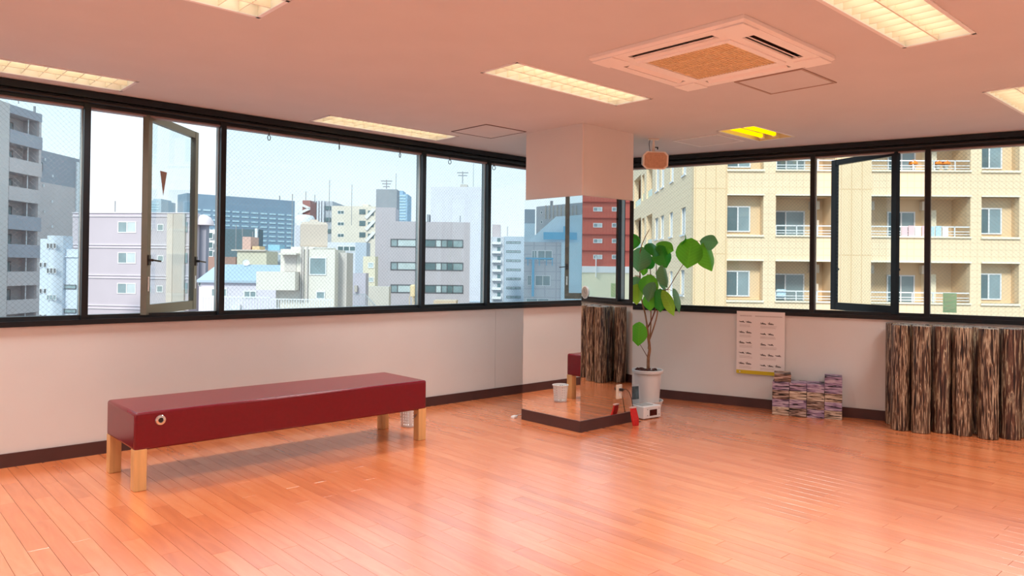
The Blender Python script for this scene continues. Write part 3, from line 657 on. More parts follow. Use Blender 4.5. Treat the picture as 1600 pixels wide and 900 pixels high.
# ------------------------------------------------------------------ foam blocks
blk = {'purple': marble('foam_purple', [(.40, (.012, .01, .016)), (.455, (.23, .15, .26)), (.53, (.38, .28, .42)), (.60, (.52, .45, .52))], (8, 14, 75)),
       'cream': marble('foam_cream', [(.40, (.012, .01, .008)), (.455, (.30, .20, .14)), (.53, (.52, .42, .32)), (.60, (.64, .56, .46))], (8, 14, 75)),
       'brown': marble('foam_brown', [(.42, (.010, .008, .008)), (.48, (.14, .075, .055)), (.55, (.34, .23, .18)), (.62, (.52, .42, .36))], (8, 14, 75))}
B0, B1 = Vector((6.647, 3.529, 0)), Vector((6.904, 2.971, 0))
bd = (B1-B0).normalized(); bn = Vector((-bd.y, bd.x, 0))
if bn.dot(NR) < 0: bn = -bn
bw = (B1-B0).length/4; bz = math.atan2(bd.y, bd.x)
stacks = [['cream', 'purple', 'brown', 'purple', 'brown'], ['brown', 'purple', 'cream', 'purple'], ['purple', 'brown', 'cream', 'purple'], ['cream', 'purple', 'cream', 'purple', 'purple']]
lev5 = ['bottom', 'second from bottom', 'third from bottom', 'fourth from bottom', 'topmost']; BH = .0795
wh = ['stack nearest the poster', 'second stack from the poster', 'third stack from the poster', 'stack nearest the foam rollers']
bm = {k: MB().box(-bw/2+.0015, -.1, 0, bw/2-.0015, .1, BH).mesh('foam_block', m) for k, m in blk.items()}
for ci, stck in enumerate(stacks):
    for li, c in enumerate(stck):
        P = B0+bd*(bw*(ci+.5)+RND.uniform(-.0005, .0005)+(.012 if (ci, li) == (0, 4) else 0))+bn*(.1+RND.uniform(-.004, .004)); rz = bz+RND.uniform(-.004, .004)+(.06 if (ci, li) == (0, 4) else 0)
        lv = 'topmost' if li == len(stck)-1 else lev5[li]
        o = inst('foam_block', bm[c], None, (P.x, P.y, li*BH), (0, 0, rz)); md = o.modifiers.new('bevel', 'BEVEL'); md.width = .004; md.segments = 2
        tag(o, '%s marbled foam yoga block, %s in the %s' % (c, lv, wh[ci]), 'yoga block', 'foam yoga blocks stacked against the wall')
# ------------------------------------------------------------------ foam rollers
m_roll = marble('foam_roller_marble', [(.38, (.008, .006, .006)), (.45, (.07, .030, .018)), (.515, (.18, .10, .055)), (.565, (.52, .41, .28)), (.61, (.34, .24, .16)), (.65, (.05, .03, .025))], (80, 80, 5), .38)
m_roll2 = marble('foam_roller_dark', [(.38, (.008, .005, .005)), (.48, (.085, .035, .025)), (.54, (.17, .085, .05)), (.59, (.55, .46, .30)), (.63, (.08, .045, .04))], (70, 70, 4), .38)
RR = .0745
rp_ = [(.001, 0), (RR-.006, 0), (RR, .006), (RR, .908), (RR-.002, .913), (RR-.007, .916), (.001, .917)]
rme = [MB().lathe(rp_, 40, cap=False).mesh('foam_roller', m, True) for m in (m_roll, m_roll2)]
for me in rme:
    try: me.set_sharp_from_angle(angle=.7)
    except Exception: pass
front = [(-.378, .345), (-.222, .375), (-.070, .268), (.083, .296), (.268, .325), (.428, .225)]
back = [(-.440, .105), (-.280, .19), (-.125, .105), (.030, .115), (.187, .14), (.345, .090), (.515, .095), (.70, .25), (.86, .22), (.68, .088)]
ORD = ['first', 'second', 'third', 'fourth', 'fifth', 'sixth', 'seventh', 'eighth', 'ninth', 'tenth']; BO = [sorted(back).index(q) for q in back]
for i, (s, n) in enumerate(front+back):
    P = rw(s, -n); o = inst('foam_roller', rme[(i*5+i//3) % 2 if i >= 6 else (0, 0, 1, 0, 0, 1)[i]], None, (P.x, P.y, 0), (0, 0, RND.uniform(0, 6.28)))
    tag(o, 'brown marbled foam roller, %s from the yoga blocks in the front row' % ORD[i] if i < 6 else 'brown marbled foam roller, %s from the yoga blocks in the back row' % ORD[BO[i-6]], 'foam roller', 'foam rollers in the front row' if i < 6 else 'foam rollers in the back row')
# green sticker on the glass, round dial on the sill
t = thing('green_sticker', 'pale green rectangular sticker on the window glass above the foam rollers', 'sticker', rw(-.013, .069, 1.018), RZ)
MB().box(-.053, -.001, 0, .053, 0, .175).build('sheet', sheer('sticker_green', (.62, .86, .66)), t)
mb = MB()
for k in range(4): mb.obox((0, -.0012, .03+k*.037), (Vector((.9, 0, .4)).normalized(), (0, 1, 0), Vector((-.4, 0, .9)).normalized()), (.04, .0004, .003))
mb.build('stripe_print', sheer('sticker_pale', (.85, .96, .86)), t)
t = thing('dial_clock', 'round white dial standing on the sill past the foam rollers, seen in the mirror', 'clock', rw(.62, .055, .968), RZ)
m_dial = mat('dial_grey', (.35, .34, .32), .5)
MB().lathe([(.001, -.02), (.085, -.02), (.088, 0), (.080, .006), (.001, .006)], 28, cap=False).build('case', m_white, t, smooth=True, loc=(0, -.02, .09), rot=(pi/2, 0, 0))
MB().lathe([(.075, .007), (.001, .007)], 28, cap=False).build('dial_face', m_dial, t, loc=(0, -.0205, .09), rot=(pi/2, 0, 0))
MB().bar((0, -.029, .09), (.02, -.029, .14), .002, .004).bar((0, -.029, .09), (-.03, -.029, .075), .002, .004).build('hands', m_blackp, t)
t = thing('extension_lead', 'white extension lead end lying on the floor behind the pillar', 'extension lead', (4.64, 4.98, 0), .3)
MB().box(-.04, -.02, 0, .02, .02, .022).build('socket_block', m_white, t, bevel=.004); MB().tube([(.02, 0, .012), (.05, .01, .006), (.09, .03, .004), (.16, .02, .004)], .0035, 6).build('cable', m_white, t, smooth=True)
# ------------------------------------------------------------------ the city outside
GZ = -24.0
m_ground = mat('street_grey', (.24, .25, .27), .9, var=.15, vscale=.05)
tag(MB().box(-700, -700, GZ-.5, 700, 700, GZ).build('ground', m_ground), 'grey street level far below the studio windows', 'ground', kind='structure')
tag(MB().box(XB-.4, YB-.4, GZ, CORX-.4, YL+.1, -.16).build('building_base', mat('own_concrete', (.42, .42, .43), .8)), 'lower storeys of the building that holds the studio', 'building', kind='structure')
m_win = mat('window_glass_teal', srgb(138, 158, 164), .12, var=.15, vscale=.8)
m_wind = mat('window_glass_dark', srgb(92, 116, 122), .12, var=.2, vscale=.8)
m_winp = mat('window_glass_pale', srgb(190, 204, 208), .15, var=.1, vscale=.8)
m_frm = mat('window_frame_white', (.78, .78, .80), .5)
m_steel = mat('railing_white', (.80, .81, .83), .45)
m_dk = mat('dark_steel', (.10, .11, .12), .5)
def paint(name, r, g, b, var=.04, vs_=.25): return mat(name, srgb(r, g, b), .8, var=var, vscale=vs_)
class Bld:
    """a building surveyed on its facade plane; local x along the facade, y into the building, z up. mir = (axis, value): seen in that pillar mirror"""
    def __init__(s, name, label, D, e0, e1=None, cat='building', mir=None):
        s.mir = mir; p0 = atd(e0[0], e0[1], D)
        if e1 is None: u = RH.copy()
        else:
            r1 = ray(*e1); p1 = C0+r1*((p0.z-CAMH)/r1.z); u = p1-p0; u.z = 0; u.normalize()
            if u.dot(RH) < 0: u = -u
        s.o = Vector((p0.x, p0.y, 0)); s.u = u; s.n = Vector((0, 0, 1)).cross(u); s.top = p0.z
        if mir:
            rf = lambda v: Vector([-c if i == mir[0] else c for i, c in enumerate(v)])
            wo_ = Vector([2*mir[1]-c if i == mir[0] else c for i, c in enumerate(s.o)]); wn = rf(s.n); wu = wn.cross(Vector((0, 0, 1)))
        else: wo_, wn, wu = s.o, s.n, s.u
        s.e = thing(name, label, cat, (wo_.x, wo_.y, GZ), math.atan2(wu.y, wu.x))
    def pt(s, x, y, dy=0):
        d = ray(x, y); k = (s.n.dot(s.o-C0)+dy)/s.n.dot(d); p = C0+d*k; u = (p-s.o).dot(s.u); return (-u if s.mir else u), p.z-GZ
    def R(s, x0, y0, x1, y1, dy=0):
        a, b = s.pt(x0, y0, dy), s.pt(x1, y1, dy); return min(a[0], b[0]), max(a[0], b[0]), min(a[1], b[1]), max(a[1], b[1])
    def box(s, name, m, r, y0, y1, parent=None):
        return MB().box(r[0], y0, r[2], r[1], y1, r[3]).build(name, m, parent or s.e)
    def body(s, m, x0, x1, ytop, depth, yref=None, y0=0, zmin=0, name='wall'):
        a, b = s.pt(x0, 430)[0], s.pt(x1, 430)[0]; a, b = min(a, b), max(a, b); z = s.pt(yref if yref is not None else x0, ytop)[1]
        s.box(name, m, (a, b, zmin, z), y0, depth); return a, b, z
    def win(s, r, m=None, frame=m_frm, panes=2, fw=.08, y=-.05, name='window'):
        w, h = r[1]-r[0], r[3]-r[2]; fw = min(fw, w*.12, h*.15)
        mb = MB().box(r[0], y, r[2], r[1], .02, r[2]+fw).box(r[0], y, r[3]-fw, r[1], .02, r[3])
        for k in range(panes+1):
            x_ = r[0]+(w-fw)*k/panes; mb.box(x_, y, r[2]+fw, x_+fw, .02, r[3]-fw)
        o = mb.build(name, frame, s.e)
        for k in range(panes):
            a = r[0]+(w-fw)*k/panes+fw; b = r[0]+(w-fw)*(k+1)/panes
            MB().box(a, y*.4, r[2]+fw, b, .015, r[3]-fw).build('pane', (m if not isinstance(m, list) else m[k % len(m)]) or m_win, o)
        return o
    def panel(s, name, m, u0, u1, z0, z1, holes, y0, y1):
        mb = MB()
        for a, b, c, d in grid_cells(u0, u1, z0, z1, holes): mb.box(a, y0, c, b, y1, d)
        return mb.build(name, m, s.e)
    def mast(s, x, y0, y1, r=.06, yy=2.0, name='antenna', bars=0):
        a, za = s.pt(x, y1, yy); zb = s.pt(x, y0, yy)[1]; mb = MB().tube([(a, yy, zb), (a, yy, za)], r, 6)
        for k in range(bars): mb.box(a-1.0*(1-.2*k), yy-r, za-.5*k-.3, a+1.0*(1-.2*k), yy+r, za-.5*k-.3+2*r)
        return mb.build(name, mat('mast_grey', (.28, .30, .33), .5), s.e)
# --- cream apartment block across the street (window_2 side)
m_cr = tile_mat('cream_tile', srgb(244, 217, 182), srgb(235, 205, 168), .30, .30)
m_cr2 = tile_mat('cream_tile_vertical', srgb(240, 208, 168), srgb(226, 190, 148), .45, 2.9)
m_crl = mat('cream_ledge', srgb(246, 234, 208), .7); m_crin = mat('cream_inner_wall', srgb(232, 203, 166), .8)
Y = Bld('apartment_block', 'long cream tiled apartment block with balconies across the street', 33.0, (1083, 306), (1600, 309.5))
U = lambda x: Y.pt(x, 430)[0]
Z = lambda y, x=1250: Y.pt(x, y)[1]
u0, u1 = U(1083), U(1083)+36; FHT = abs(Z(306)-Z(408.5)); ztop = Z(306)+2.6*FHT
niche, balc = [], []
slab = [Z(306)+FHT, Z(306), Z(306)-FHT, Z(306)-2*FHT, Z(306)-3*FHT]     # soffit height of each storey
sill_z = [z-abs(Z(306)-Z(367.5)) for z in slab]
ncols = [(1135.5, 1192), (1533, 1592)]; bcols = [(1211.5, 1304), (1360, 1515.5)]
ncu = [(U(a), U(b)) for a, b in ncols]; bcu = [(U(a), U(b)) for a, b in bcols]
per = U(1533)-U(1135.5)
ncu.append((ncu[1][0]+per, ncu[1][1]+per)); bcu.append((ncu[1][1]+.6, ncu[1][1]+.6+2.7)); bcu.append((ncu[1][1]+4.9, ncu[2][0]-.5))
hol = [(a, b, sill_z[k], slab[k]) for a, b in ncu+bcu for k in range(5)]
DN, DBL = .55, 1.5
Y.panel('wall', m_cr, u0, u1, 0, ztop, hol, 0, .30)
Y.box('rear_wall', m_crin, (u0+.4, u1, 0, ztop-.1), DBL, 13)
Y.box('corner_column', m_cr2, (u0-.02, ncu[0][0]-.02, 0, ztop), -.06, .4)
Y.box('pilaster', m_cr2, (U(1304)+.02, U(1360)-.02, 0, ztop), -.10, .1)
for a, b in ncu:
    for k in range(5):
        Y.panel('niche_lining', m_crin, a-.2, b+.2, sill_z[k]-.15, slab[k]+.15, [(a, b, sill_z[k], slab[k])], .30, DN)
        MB().box(a, DN, sill_z[k]-.1, b, DN+.1, slab[k]+.1).build('niche_back', m_crin, Y.e)
        MB().box(a-.04, -.09, sill_z[k]-.09, b+.03, .3, sill_z[k]).build('ledge', m_crl, Y.e); MB().box(a-.02, -.07, slab[k], b+.03, .3, slab[k]+.07).build('ledge', m_crl, Y.e)
        w = b-a; h = slab[k]-sill_z[k]
        o = Y.win((a+.04, a+w*.72, sill_z[k]+h*.08, sill_z[k]+h*.75), [m_wind, m_win], panes=2, fw=.06); o.location.y = DN-.02
BZ = random.Random(11)
m_cloth = [mat('laundry_pink', srgb(235, 190, 195), .9), mat('laundry_white', srgb(240, 238, 240), .9), mat('laundry_blue', srgb(190, 215, 228), .9)]
m_acu = mat('outdoor_unit', srgb(225, 215, 200), .6); m_fl = mat('orange_flowers', (.75, .22, .02), .8)
for bi, (a, b) in enumerate(bcu):
    for k in range(5):
        z0, z1 = sill_z[k], slab[k]
        Y.panel('balcony_lining', m_crin, a-.25, b+.25, z0-.2, z1+.15, [(a, b, z0-.75, z1)], .30, DBL) if False else None
        MB().box(a-.05, .3, z1, b+.05, DBL, z1+.12).build('balcony_soffit', m_crin, Y.e)
        MB().box(a-.05, .3, z0-.85, b+.05, DBL, z0-.75).build('balcony_floor', m_crin, Y.e)
        MB().box(b, .3, z0-.75, b+.15, DBL, z1).build('balcony_side', m_crin, Y.e); MB().box(a-.15, .3, z0-.75, a, DBL, z1).build('balcony_side', m_crin, Y.e)
        MB().box(a-.03, -.09, z0-.07, b+.03, .3, z0).build('ledge', m_crl, Y.e); MB().box(a-.03, -.09, z1, b+.03, .3, z1+.07).build('ledge', m_crl, Y.e)
        rl = MB(); rl.box(a, .05, z0+.40, b, .10, z0+.45); rl.box(a, .06, z0+.20, b, .09, z0+.23); rl.box(a, .06, z0+.08, b, .09, z0+.11)
        x_ = a+.03
        while x_ < b: rl.box(x_-.02, .05, z0, x_+.02, .10, z0+.45); x_ += .9
        rl.build('railing', m_steel, Y.e)
        hd = z1-.55
        doors = [(a+.02, min(a+1.75, b))] if bi % 2 == 0 else [(a-.5+.5, a+.35), (a+1.35, a+2.6)]
        for (d0, d1) in doors:
            o = Y.win((d0, d1, z0-.70, hd), [m_wind, m_win], panes=1 if d1-d0 < .6 else 2, fw=.06, name='balcony_door'); o.location.y = DBL-.02
        ac = b-.45 if bi % 2 == 0 else a+.45
        MB().box(ac-.2, DBL-.35, z1-.5, ac+.2, DBL, z1-.12).build('outdoor_unit', m_acu, Y.e)
        if bi % 2:
            c = a+3.15; MB().box(c-.25, DBL-.35, z0-.7, c+.25, DBL, hd+.05).build('meter_door', m_crl, Y.e)
            MB().box(c-.35, DBL-.3, z1-.5, c, DBL, z1-.1).build('outdoor_unit', m_acu, Y.e)
        else:
            MB().tube([(b-.35, 1.1, z0-.7), (b-.35, 1.1, z0+.75)], .05, 8).build('drain_pipe', m_acu, Y.e)
        if bi == 1 and k == 1:
            for j in range(7): x_ = a+1.32+j*.29; MB().box(x_, .0-.04, z0-.02, x_+.24, -.01, z0+.42+.04*(j % 2)).build('laundry', m_cloth[(0, 0, 1, 0, 2, 2, 1)[j]], Y.e)
        if bi == 1 and k == 0:
            for j, x_ in enumerate((a+1.9, a+2.95, a+3.3)): q = MB().lathe([(.06, 0), (.14, .2), (.12, .2)], 10).build('flower_pot', m_acu, Y.e, loc=(x_, .2, z0+.05)); MB().lathe([(.02, .2), (.2, .24), (.16, .38), (.02, .44)], 8).build('flowers', m_fl, q)
        if bi == 0 and k == 2: MB().box(a+.1, .12, z0+.15, a+.5, .2, z0+.5).build('laundry', m_cloth[2], Y.e)
# left wing, running away from the camera (recessed windows)
cw = (u0, 0)
def wing(x, y):       # point on the plane local x = u0
    d = ray(x, y); n_ = Y.u; k = n_.dot(Y.o+Y.u*u0-C0)/n_.dot(d); p = C0+d*k; return (p-Y.o).dot(Y.n), p.z-GZ
wh_ = []
slits = []
for (xa, xb, ya, yb) in [(1025, 1029.5, 255, 297), (1033, 1037.5, 250, 291), (1048, 1052.5, 240, 282), (1066.5, 1072, 225, 271), (1023, 1028, 342, 373), (1032, 1037, 338, 372), (1046, 1051, 333, 369), (1064, 1071, 326, 365.5), (1046, 1050.5, 424, 462), (1063, 1069, 422, 461), (1023, 1028, 427, 462), (1032, 1037, 426, 462)]:
    c = (xa+xb)/2; ya_, za = wing(xa, ya); y2, z2 = wing(xb, yb); slits.append((min(ya_, y2), max(ya_, y2), min(za, z2), max(za, z2)))
big = []
for (xa, xb, ya, yb) in [(1010.5, 1019, 258, 305), (1010, 1018.5, 338, 385), (991, 1001, 283, 319), (991, 1001, 345, 388), (1003, 1006.5, 275, 312), (1003, 1006.5, 342, 386), (1010, 1018, 428, 470), (991, 1001, 430, 470)]:
    ya_, za = wing(xa, ya); y2, z2 = wing(xb, yb); big.append((min(ya_, y2), max(ya_, y2), min(za, z2), max(za, z2)))
mb = MB()
for a, b, c, d in grid_cells(.05, 60, 0, ztop, slits+big): mb.box(u0, a, c, u0+.35, b, d)
wg = mb.build('wing_wall', m_cr, Y.e); MB().box(u0+1.2, DBL+.1, 0, u0+12, 60, ztop-.2).build('wing_core', m_crin, Y.e)
for a, b, c, d in slits:
    o = MB().box(u0+.05, a, c, u0+.11, a+.1, d).box(u0+.05, b-.1, c, u0+.11, b, d).box(u0+.05, (a+b)/2-.05, c, u0+.11, (a+b)/2+.05, d).box(u0-.06, a-.06, c-.08, u0+.3, b+.06, c).build('slit_window', m_frm, Y.e)
    MB().box(u0+.12, a, c, u0+.16, b, d).build('pane', m_win, o)
for a, b, c, d in big: MB().box(u0+.10, a, c, u0+.14, b, c+.5).build('glass_guard', mat('green_glass', srgb(176, 205, 190), .2), Y.e)
# --- city seen through window_1
def flat_windows(B, rects, m=None, frame=m_frm, panes=2, name='window', fw=.08):
    for r in rects: B.win(B.R(*r), m, frame, panes, fw, name=name)
# A: tall grey apartment house with balconies
m_ga = paint('apartment_grey', 166, 168, 178); m_gb = paint('apartment_beige', 204, 194, 194); m_gp = paint('apartment_pillar', 208, 200, 198); m_gi = paint('apartment_inner', 188, 186, 190)
A_ = Bld('grey_apartment_tower', 'tall grey and beige apartment tower with recessed balconies beside the first window bay', 70, (9.5, 161), (60.6, 177.6))
ua, ub, zt = A_.pt(-70, 430)[0], A_.pt(61, 430)[0], A_.top-GZ
za = [A_.pt(11, y)[1] for y in (174.8, 221.3, 267, 312, 357.6, 402, 447, 491.5)]; zb_ = [A_.pt(11, y)[1] for y in (200.2, 244.5, 289.5, 334.8, 381, 424.5, 469.5, 515)]
h_l, h_r = A_.pt(11, 430)[0], A_.pt(57.5, 430)[0]
A_.panel('wall', m_gb, ua, ub, 0, zt, [(h_l, h_r, b, a) for a, b in zip(za, zb_)], 0, .25)
A_.box('core', m_gi, (ua, ub, 0, zt-.2), 1.6, 10)
for k, (a, b) in enumerate(zip(za, zb_)):
    MB().box(h_l-.3, .25, a, h_r+.3, 1.6, a+.15).build('balcony_soffit', m_gi, A_.e); MB().box(h_r, .25, b-1, h_r+.2, 1.6, a).build('balcony_side', m_gi, A_.e)
    MB().box(h_l-.3, .25, b-1.1, h_r+.3, 1.6, b-1.0).build('balcony_floor', m_gi, A_.e)
    nb = za[k+1] if k+1 < len(za) else b-1.4
    MB().box(h_l-.03, -.06, nb, h_r+.45, 0, b).build('parapet', m_ga if k in (0, 3, 4) else m_gb, A_.e)
    w = h_r-h_l; o = A_.win((h_l+.02, h_l+w*.62, b-.6, b+(a-b)*.72), [m_winp, m_wind, m_win], mat('dark_frame', (.10, .11, .13), .5), 3, .08, name='balcony_window'); o.location.y = 1.55
    MB().tube([(h_l+w*.75, .4, b-1), (h_l+w*.75, .4, a)], .05, 6).build('drain_pipe', m_steel, A_.e)
A_.box('corner_pillar', m_gp, (ua, A_.pt(9.5, 430)[0], 0, zt+.05), -.08, .1); A_.mast(29, 162, 150, .04); A_.mast(54, 178, 166, .12)
A_.box('top_band', m_ga, (A_.pt(9.5, 430)[0], ub+.02, za[0], zt+.02), -.03, .05)
D2 = (A_.o+A_.u*ub-C0).dot(FH)
A2 = Bld('grey_side_block', 'windowless two-tone grey block joined behind the tall apartment tower', D2+1.5, (61, 233.5), (121.4, 248.3))
a, b = A2.pt(58, 430)[0], A2.pt(121.6, 430)[0]; zm = A2.pt(61, 283.6)[1]; zt = A2.pt(61, 233.5)[1]
A2.box('lower_wall', m_gb, (a, b, 0, zm), 0, 9); A2.box('upper_wall', paint('slate_grey', 158, 164, 174), (a, b, zm, zt), 0, 9)
A2.win(A2.R(61, 253, 66, 268), m_winp, m_dk, 1); A2.box('drain_pipe', m_steel, A2.R(118.5, 253, 119.3, 480), -.15, 0)
for (x_, y_) in ((68, 247), (80, 273), (66, 288), (79, 313), (67, 328), (79, 352)): A2.box('wall_vent', m_steel, A2.R(x_, y_, x_+1.5, y_+4), -.15, 0)
# B: white stair tower
m_wt = paint('white_tower', 205, 214, 226)
B_ = Bld('white_stair_tower', 'narrow white stair tower with rounded top in front of the grey apartment tower', 60, (59, 370))
a, b = B_.pt(73, 430)[0], B_.pt(98, 430)[0]; z = B_.pt(60, 368)[1]; w = B_.pt(59, 430)[0]
B_.box('side_wall', m_wt, (w, a, 0, z-.25), .25, 1.3); mb = MB(); k = 8
pts_ = [(a, .0), ]+[(a+(b-a)*i/k, -.5*sin(pi*i/k)) for i in range(1, k)]+[(b, 0), (b, 1.3), (a, 1.3)]
mb.prism(pts_, 0, z); mb.build('stair_shaft', m_wt, B_.e, smooth=True)
c = B_.pt(119, 430)[0]; B_.box('low_wing', m_wt, (b, c, 0, B_.pt(100, 389)[1]), .3, 1.2); B_.box('wing_parapet', m_wt, (b, c, B_.pt(100, 402)[1], B_.pt(100, 400)[1]), .2, .3)
for y in (380.5, 419, 460.5):
    for x_ in (79.8, 85, 90.5): o = B_.win(B_.R(x_, y, x_+3.8, y+8), m_dk if y < 450 else m_win, m_frm, 1); o.location.y = -.53
for y in (410, 451, 491.5):
    for x_ in (58.9, 65.8): o = B_.win(B_.R(x_, y, x_+4.5, y+7.5), m_dk, m_frm, 1); o.location.y = .22
for y in (444.8, 482.8): o = B_.win(B_.R(96.5, y, 116, y+7), m_win, m_dk, 1); o.location.y = .27
# C: lavender building
m_lv = paint('lavender_wall', 190, 183, 193); m_lw = paint('band_white', 226, 222, 230); m_lb = paint('beige_and_sash_tint', 212, 200, 190); m_lb2 = paint('beige_grey_and_sash_tint', 188, 182, 176); m_ld = paint('lavender_shade', 150, 152, 166)
C_ = Bld('lavender_building', 'four-storey lavender grey building with paired white bands and white windows', 70, (118, 331.5), (300, 331.8))
C_.body(m_lv, 112, 296, 331.5, 1.6); a, b = C_.pt(112, 430)[0], C_.pt(296, 430)[0]
for y in (332, 337.5, 382, 386.5, 429.5, 434, 477, 482): C_.box('white_band', m_lw, (a, b, C_.pt(200, y+1.1)[1], C_.pt(200, y)[1]), -.10, 0)
flat_windows(C_, [(184.5, 346, 213, 364), (184.5, 394, 212.5, 412), (183.5, 442, 212.5, 459.5), (183, 490, 212, 508)], [m_win, m_winp], panes=2)
flat_windows(C_, [(246, 350, 256, 361), (246, 399, 256, 409), (245, 446, 255, 457), (232, 350, 237.5, 360), (232, 399, 237, 408), (232, 447, 236.5, 457)], m_win, panes=1)
zz = C_.pt(200, 334)[1]
C_.box('upright', m_lb, (C_.pt(262, 430)[0], C_.pt(271, 430)[0], 0, zz), -.25, 0); C_.box('upright', m_lb2, (C_.pt(271, 430)[0], C_.pt(289.5, 430)[0], 0, zz), -.2, 0)  # added bands, the open sash's beige glass reflection put into the facade
for y in (355, 403, 450): C_.box('window_strip', m_win, C_.R(290, y-8, 293, y+8), -.08, 0)
C_.box('side_wing', m_ld, (C_.pt(270, 430, 1.65)[0], C_.pt(321, 430, 1.65)[0], 0, C_.pt(310, 350)[1]), 1.65, 2.2); MB().lathe([(1.0, 0), (.95, .35), (.7, .75), (.35, .95), (.01, 1.02)], 20).build('roof_dome', paint('dome_white', 214, 206, 212), C_.e, smooth=True, loc=(C_.pt(316, 430, 2)[0], 2.0, C_.pt(310, 350)[1]))  # side wing's shade is put into its darker lavender
C_.mast(180, 331, 314, .05)
# far towers and offices, distance haze put into their wall colours
m_of = paint('office_blue_grey', 128, 152, 172); m_ofw = mat('office_window_band', srgb(178, 205, 216), .25)
D_ = Bld('distant_round_tower', 'pale blue distant tower with rounded roof above the lavender building', 420, (232, 313)); D_.body(paint('tower_hazed_blue', 168, 190, 204), 232, 250, 313, 18); D_.body(paint('tower_hazed_blue', 168, 190, 204), 235, 247, 310, 15, name='crown', y0=2)
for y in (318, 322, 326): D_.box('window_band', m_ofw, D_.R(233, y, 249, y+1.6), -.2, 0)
E_ = Bld('blue_grey_office', 'broad blue grey office block with rows of small bright windows on the skyline', 330, (310, 303), (458, 314))
E_.body(m_of, 290, 459, 301.5, 12, yref=290); a, b = E_.pt(300, 430)[0], E_.pt(456, 430)[0]
for k in range(11):
    z = E_.pt(352, 329+k*7.3)[1]; o = MB()
    x_ = a
    while x_ < b-3: o.box(x_, -.25, z-.75, x_+3.2, 0, z); x_ += 4.4
    tag(o.build('window_row', m_ofw, E_.e), kind='stuff')
E_.mast(437, 313, 306, .3, name='rooftop_mast')
F_ = Bld('dark_teal_building', 'dark teal low building with a white framed side beside the office block', 112, (335, 357.5)); F_.body(paint('dark_teal', 92, 116, 126), 335, 405, 357.5, 1.5); F_.body(m_frm, 325, 335, 358.5, 1.4, y0=.3, name='white_frame')
for y in (363, 378, 391): F_.win(F_.R(326, y, 333, y+10), m_wind, m_frm, 1)
F_.box('gutter', m_steel, F_.R(400, 357, 403.5, 385), -.5, 0)
# G: clutter of roofs
def simple(name, label, D, x0, x1, y0, m, depth=6, wins=(), e1=None, wm=None, panes=2, y1=None):
    B = Bld(name, label, D, (x0, y0), e1); B.body(m, x0, x1, y0, depth)
    flat_windows(B, wins, wm or m_win, panes=panes); return B
G_ = simple('cream_low_house', 'cream low house wall behind the blue roof with a pink roof box', 62, 370, 416, 392, paint('cream_wall', 212, 206, 186), 3)
G_.box('parapet', m_lb, (G_.pt(362, 430)[0], G_.pt(416, 430)[0], G_.pt(380, 392)[1], G_.pt(380, 390)[1]), -.2, .2)
G_.box('pink_roof_box', paint('pink_box', 210, 172, 162), G_.R(372, 369, 385, 391), 1, 3); G_.box('tan_roof_box', paint('tan_box', 222, 190, 150), G_.R(387.5, 384, 399, 391), 1, 2.4); G_.mast(369, 392, 352, .04); G_.mast(379, 369, 356, .04); G_.mast(395, 386, 362, .04)
G2 = simple('blue_grey_wall_house', 'pale blue grey house wall with a cyan roof box', 66, 415, 440, 391, paint('blue_grey_wall', 178, 192, 206), 6); G2.box('cyan_roof_box', paint('cyan_box', 150, 200, 222), G2.R(416, 382, 434, 391), .5, 2)
G3 = simple('brown_roof_shed', 'low shed with a brown roof edge beside the blue roofed house', 64, 325, 368, 401, paint('brown_roof', 164, 132, 122), 5)
# H: house with blue-grey roof
H_ = Bld('blue_roofed_house', 'white house with a pale blue grey sloping roof below the office block', 50, (310, 437)); a, b, z = H_.body(paint('house_white', 216, 210, 224), 311, 437, 436.5, 6)
r0, r1 = H_.pt(309.5, 437)[0], H_.pt(437.5, 437)[0]; zr = H_.pt(310, 412.5, 2.4)[1]
mb = MB().poly([(r0, -.25, z-.05), (r1, -.25, z-.05), (r1-.2, 2.4, zr), (r0+.35, 2.4, zr)]).poly([(r0, -.25, z-.2), (r0+.35, 2.4, zr-.15), (r1-.2, 2.4, zr-.15), (r1, -.25, z-.2)]).poly([(r0, -.25, z-.2), (r1, -.25, z-.2), (r1, -.25, z-.05), (r0, -.25, z-.05)]).poly([(r0, -.25, z-.05), (r0+.35, 2.4, zr), (r0, 5.5, z)]).poly([(r0+.35, 2.4, zr), (r1-.2, 2.4, zr), (r1, 6, z), (r0, 5.5, z)])
mb.build('roof', paint('roof_blue_grey', 168, 188, 206), H_.e); flat_windows(H_, [(330, 450, 355, 464), (381, 454, 401, 466)], m_win, panes=2); flat_windows(H_, [(310.5, 441, 314, 447)], m_wind, panes=1)
H_.box('vent_box', m_steel, H_.R(365, 476, 377, 487), -.4, 0)
MB().lathe([(.02, 0), (.22, .05), (.24, .09)], 14, cap=False).build('satellite_dish', m_frm, H_.e, loc=(H_.pt(386, 410, 2.4)[0], 2.2, zr+.1), rot=(1.2, 0, .3))
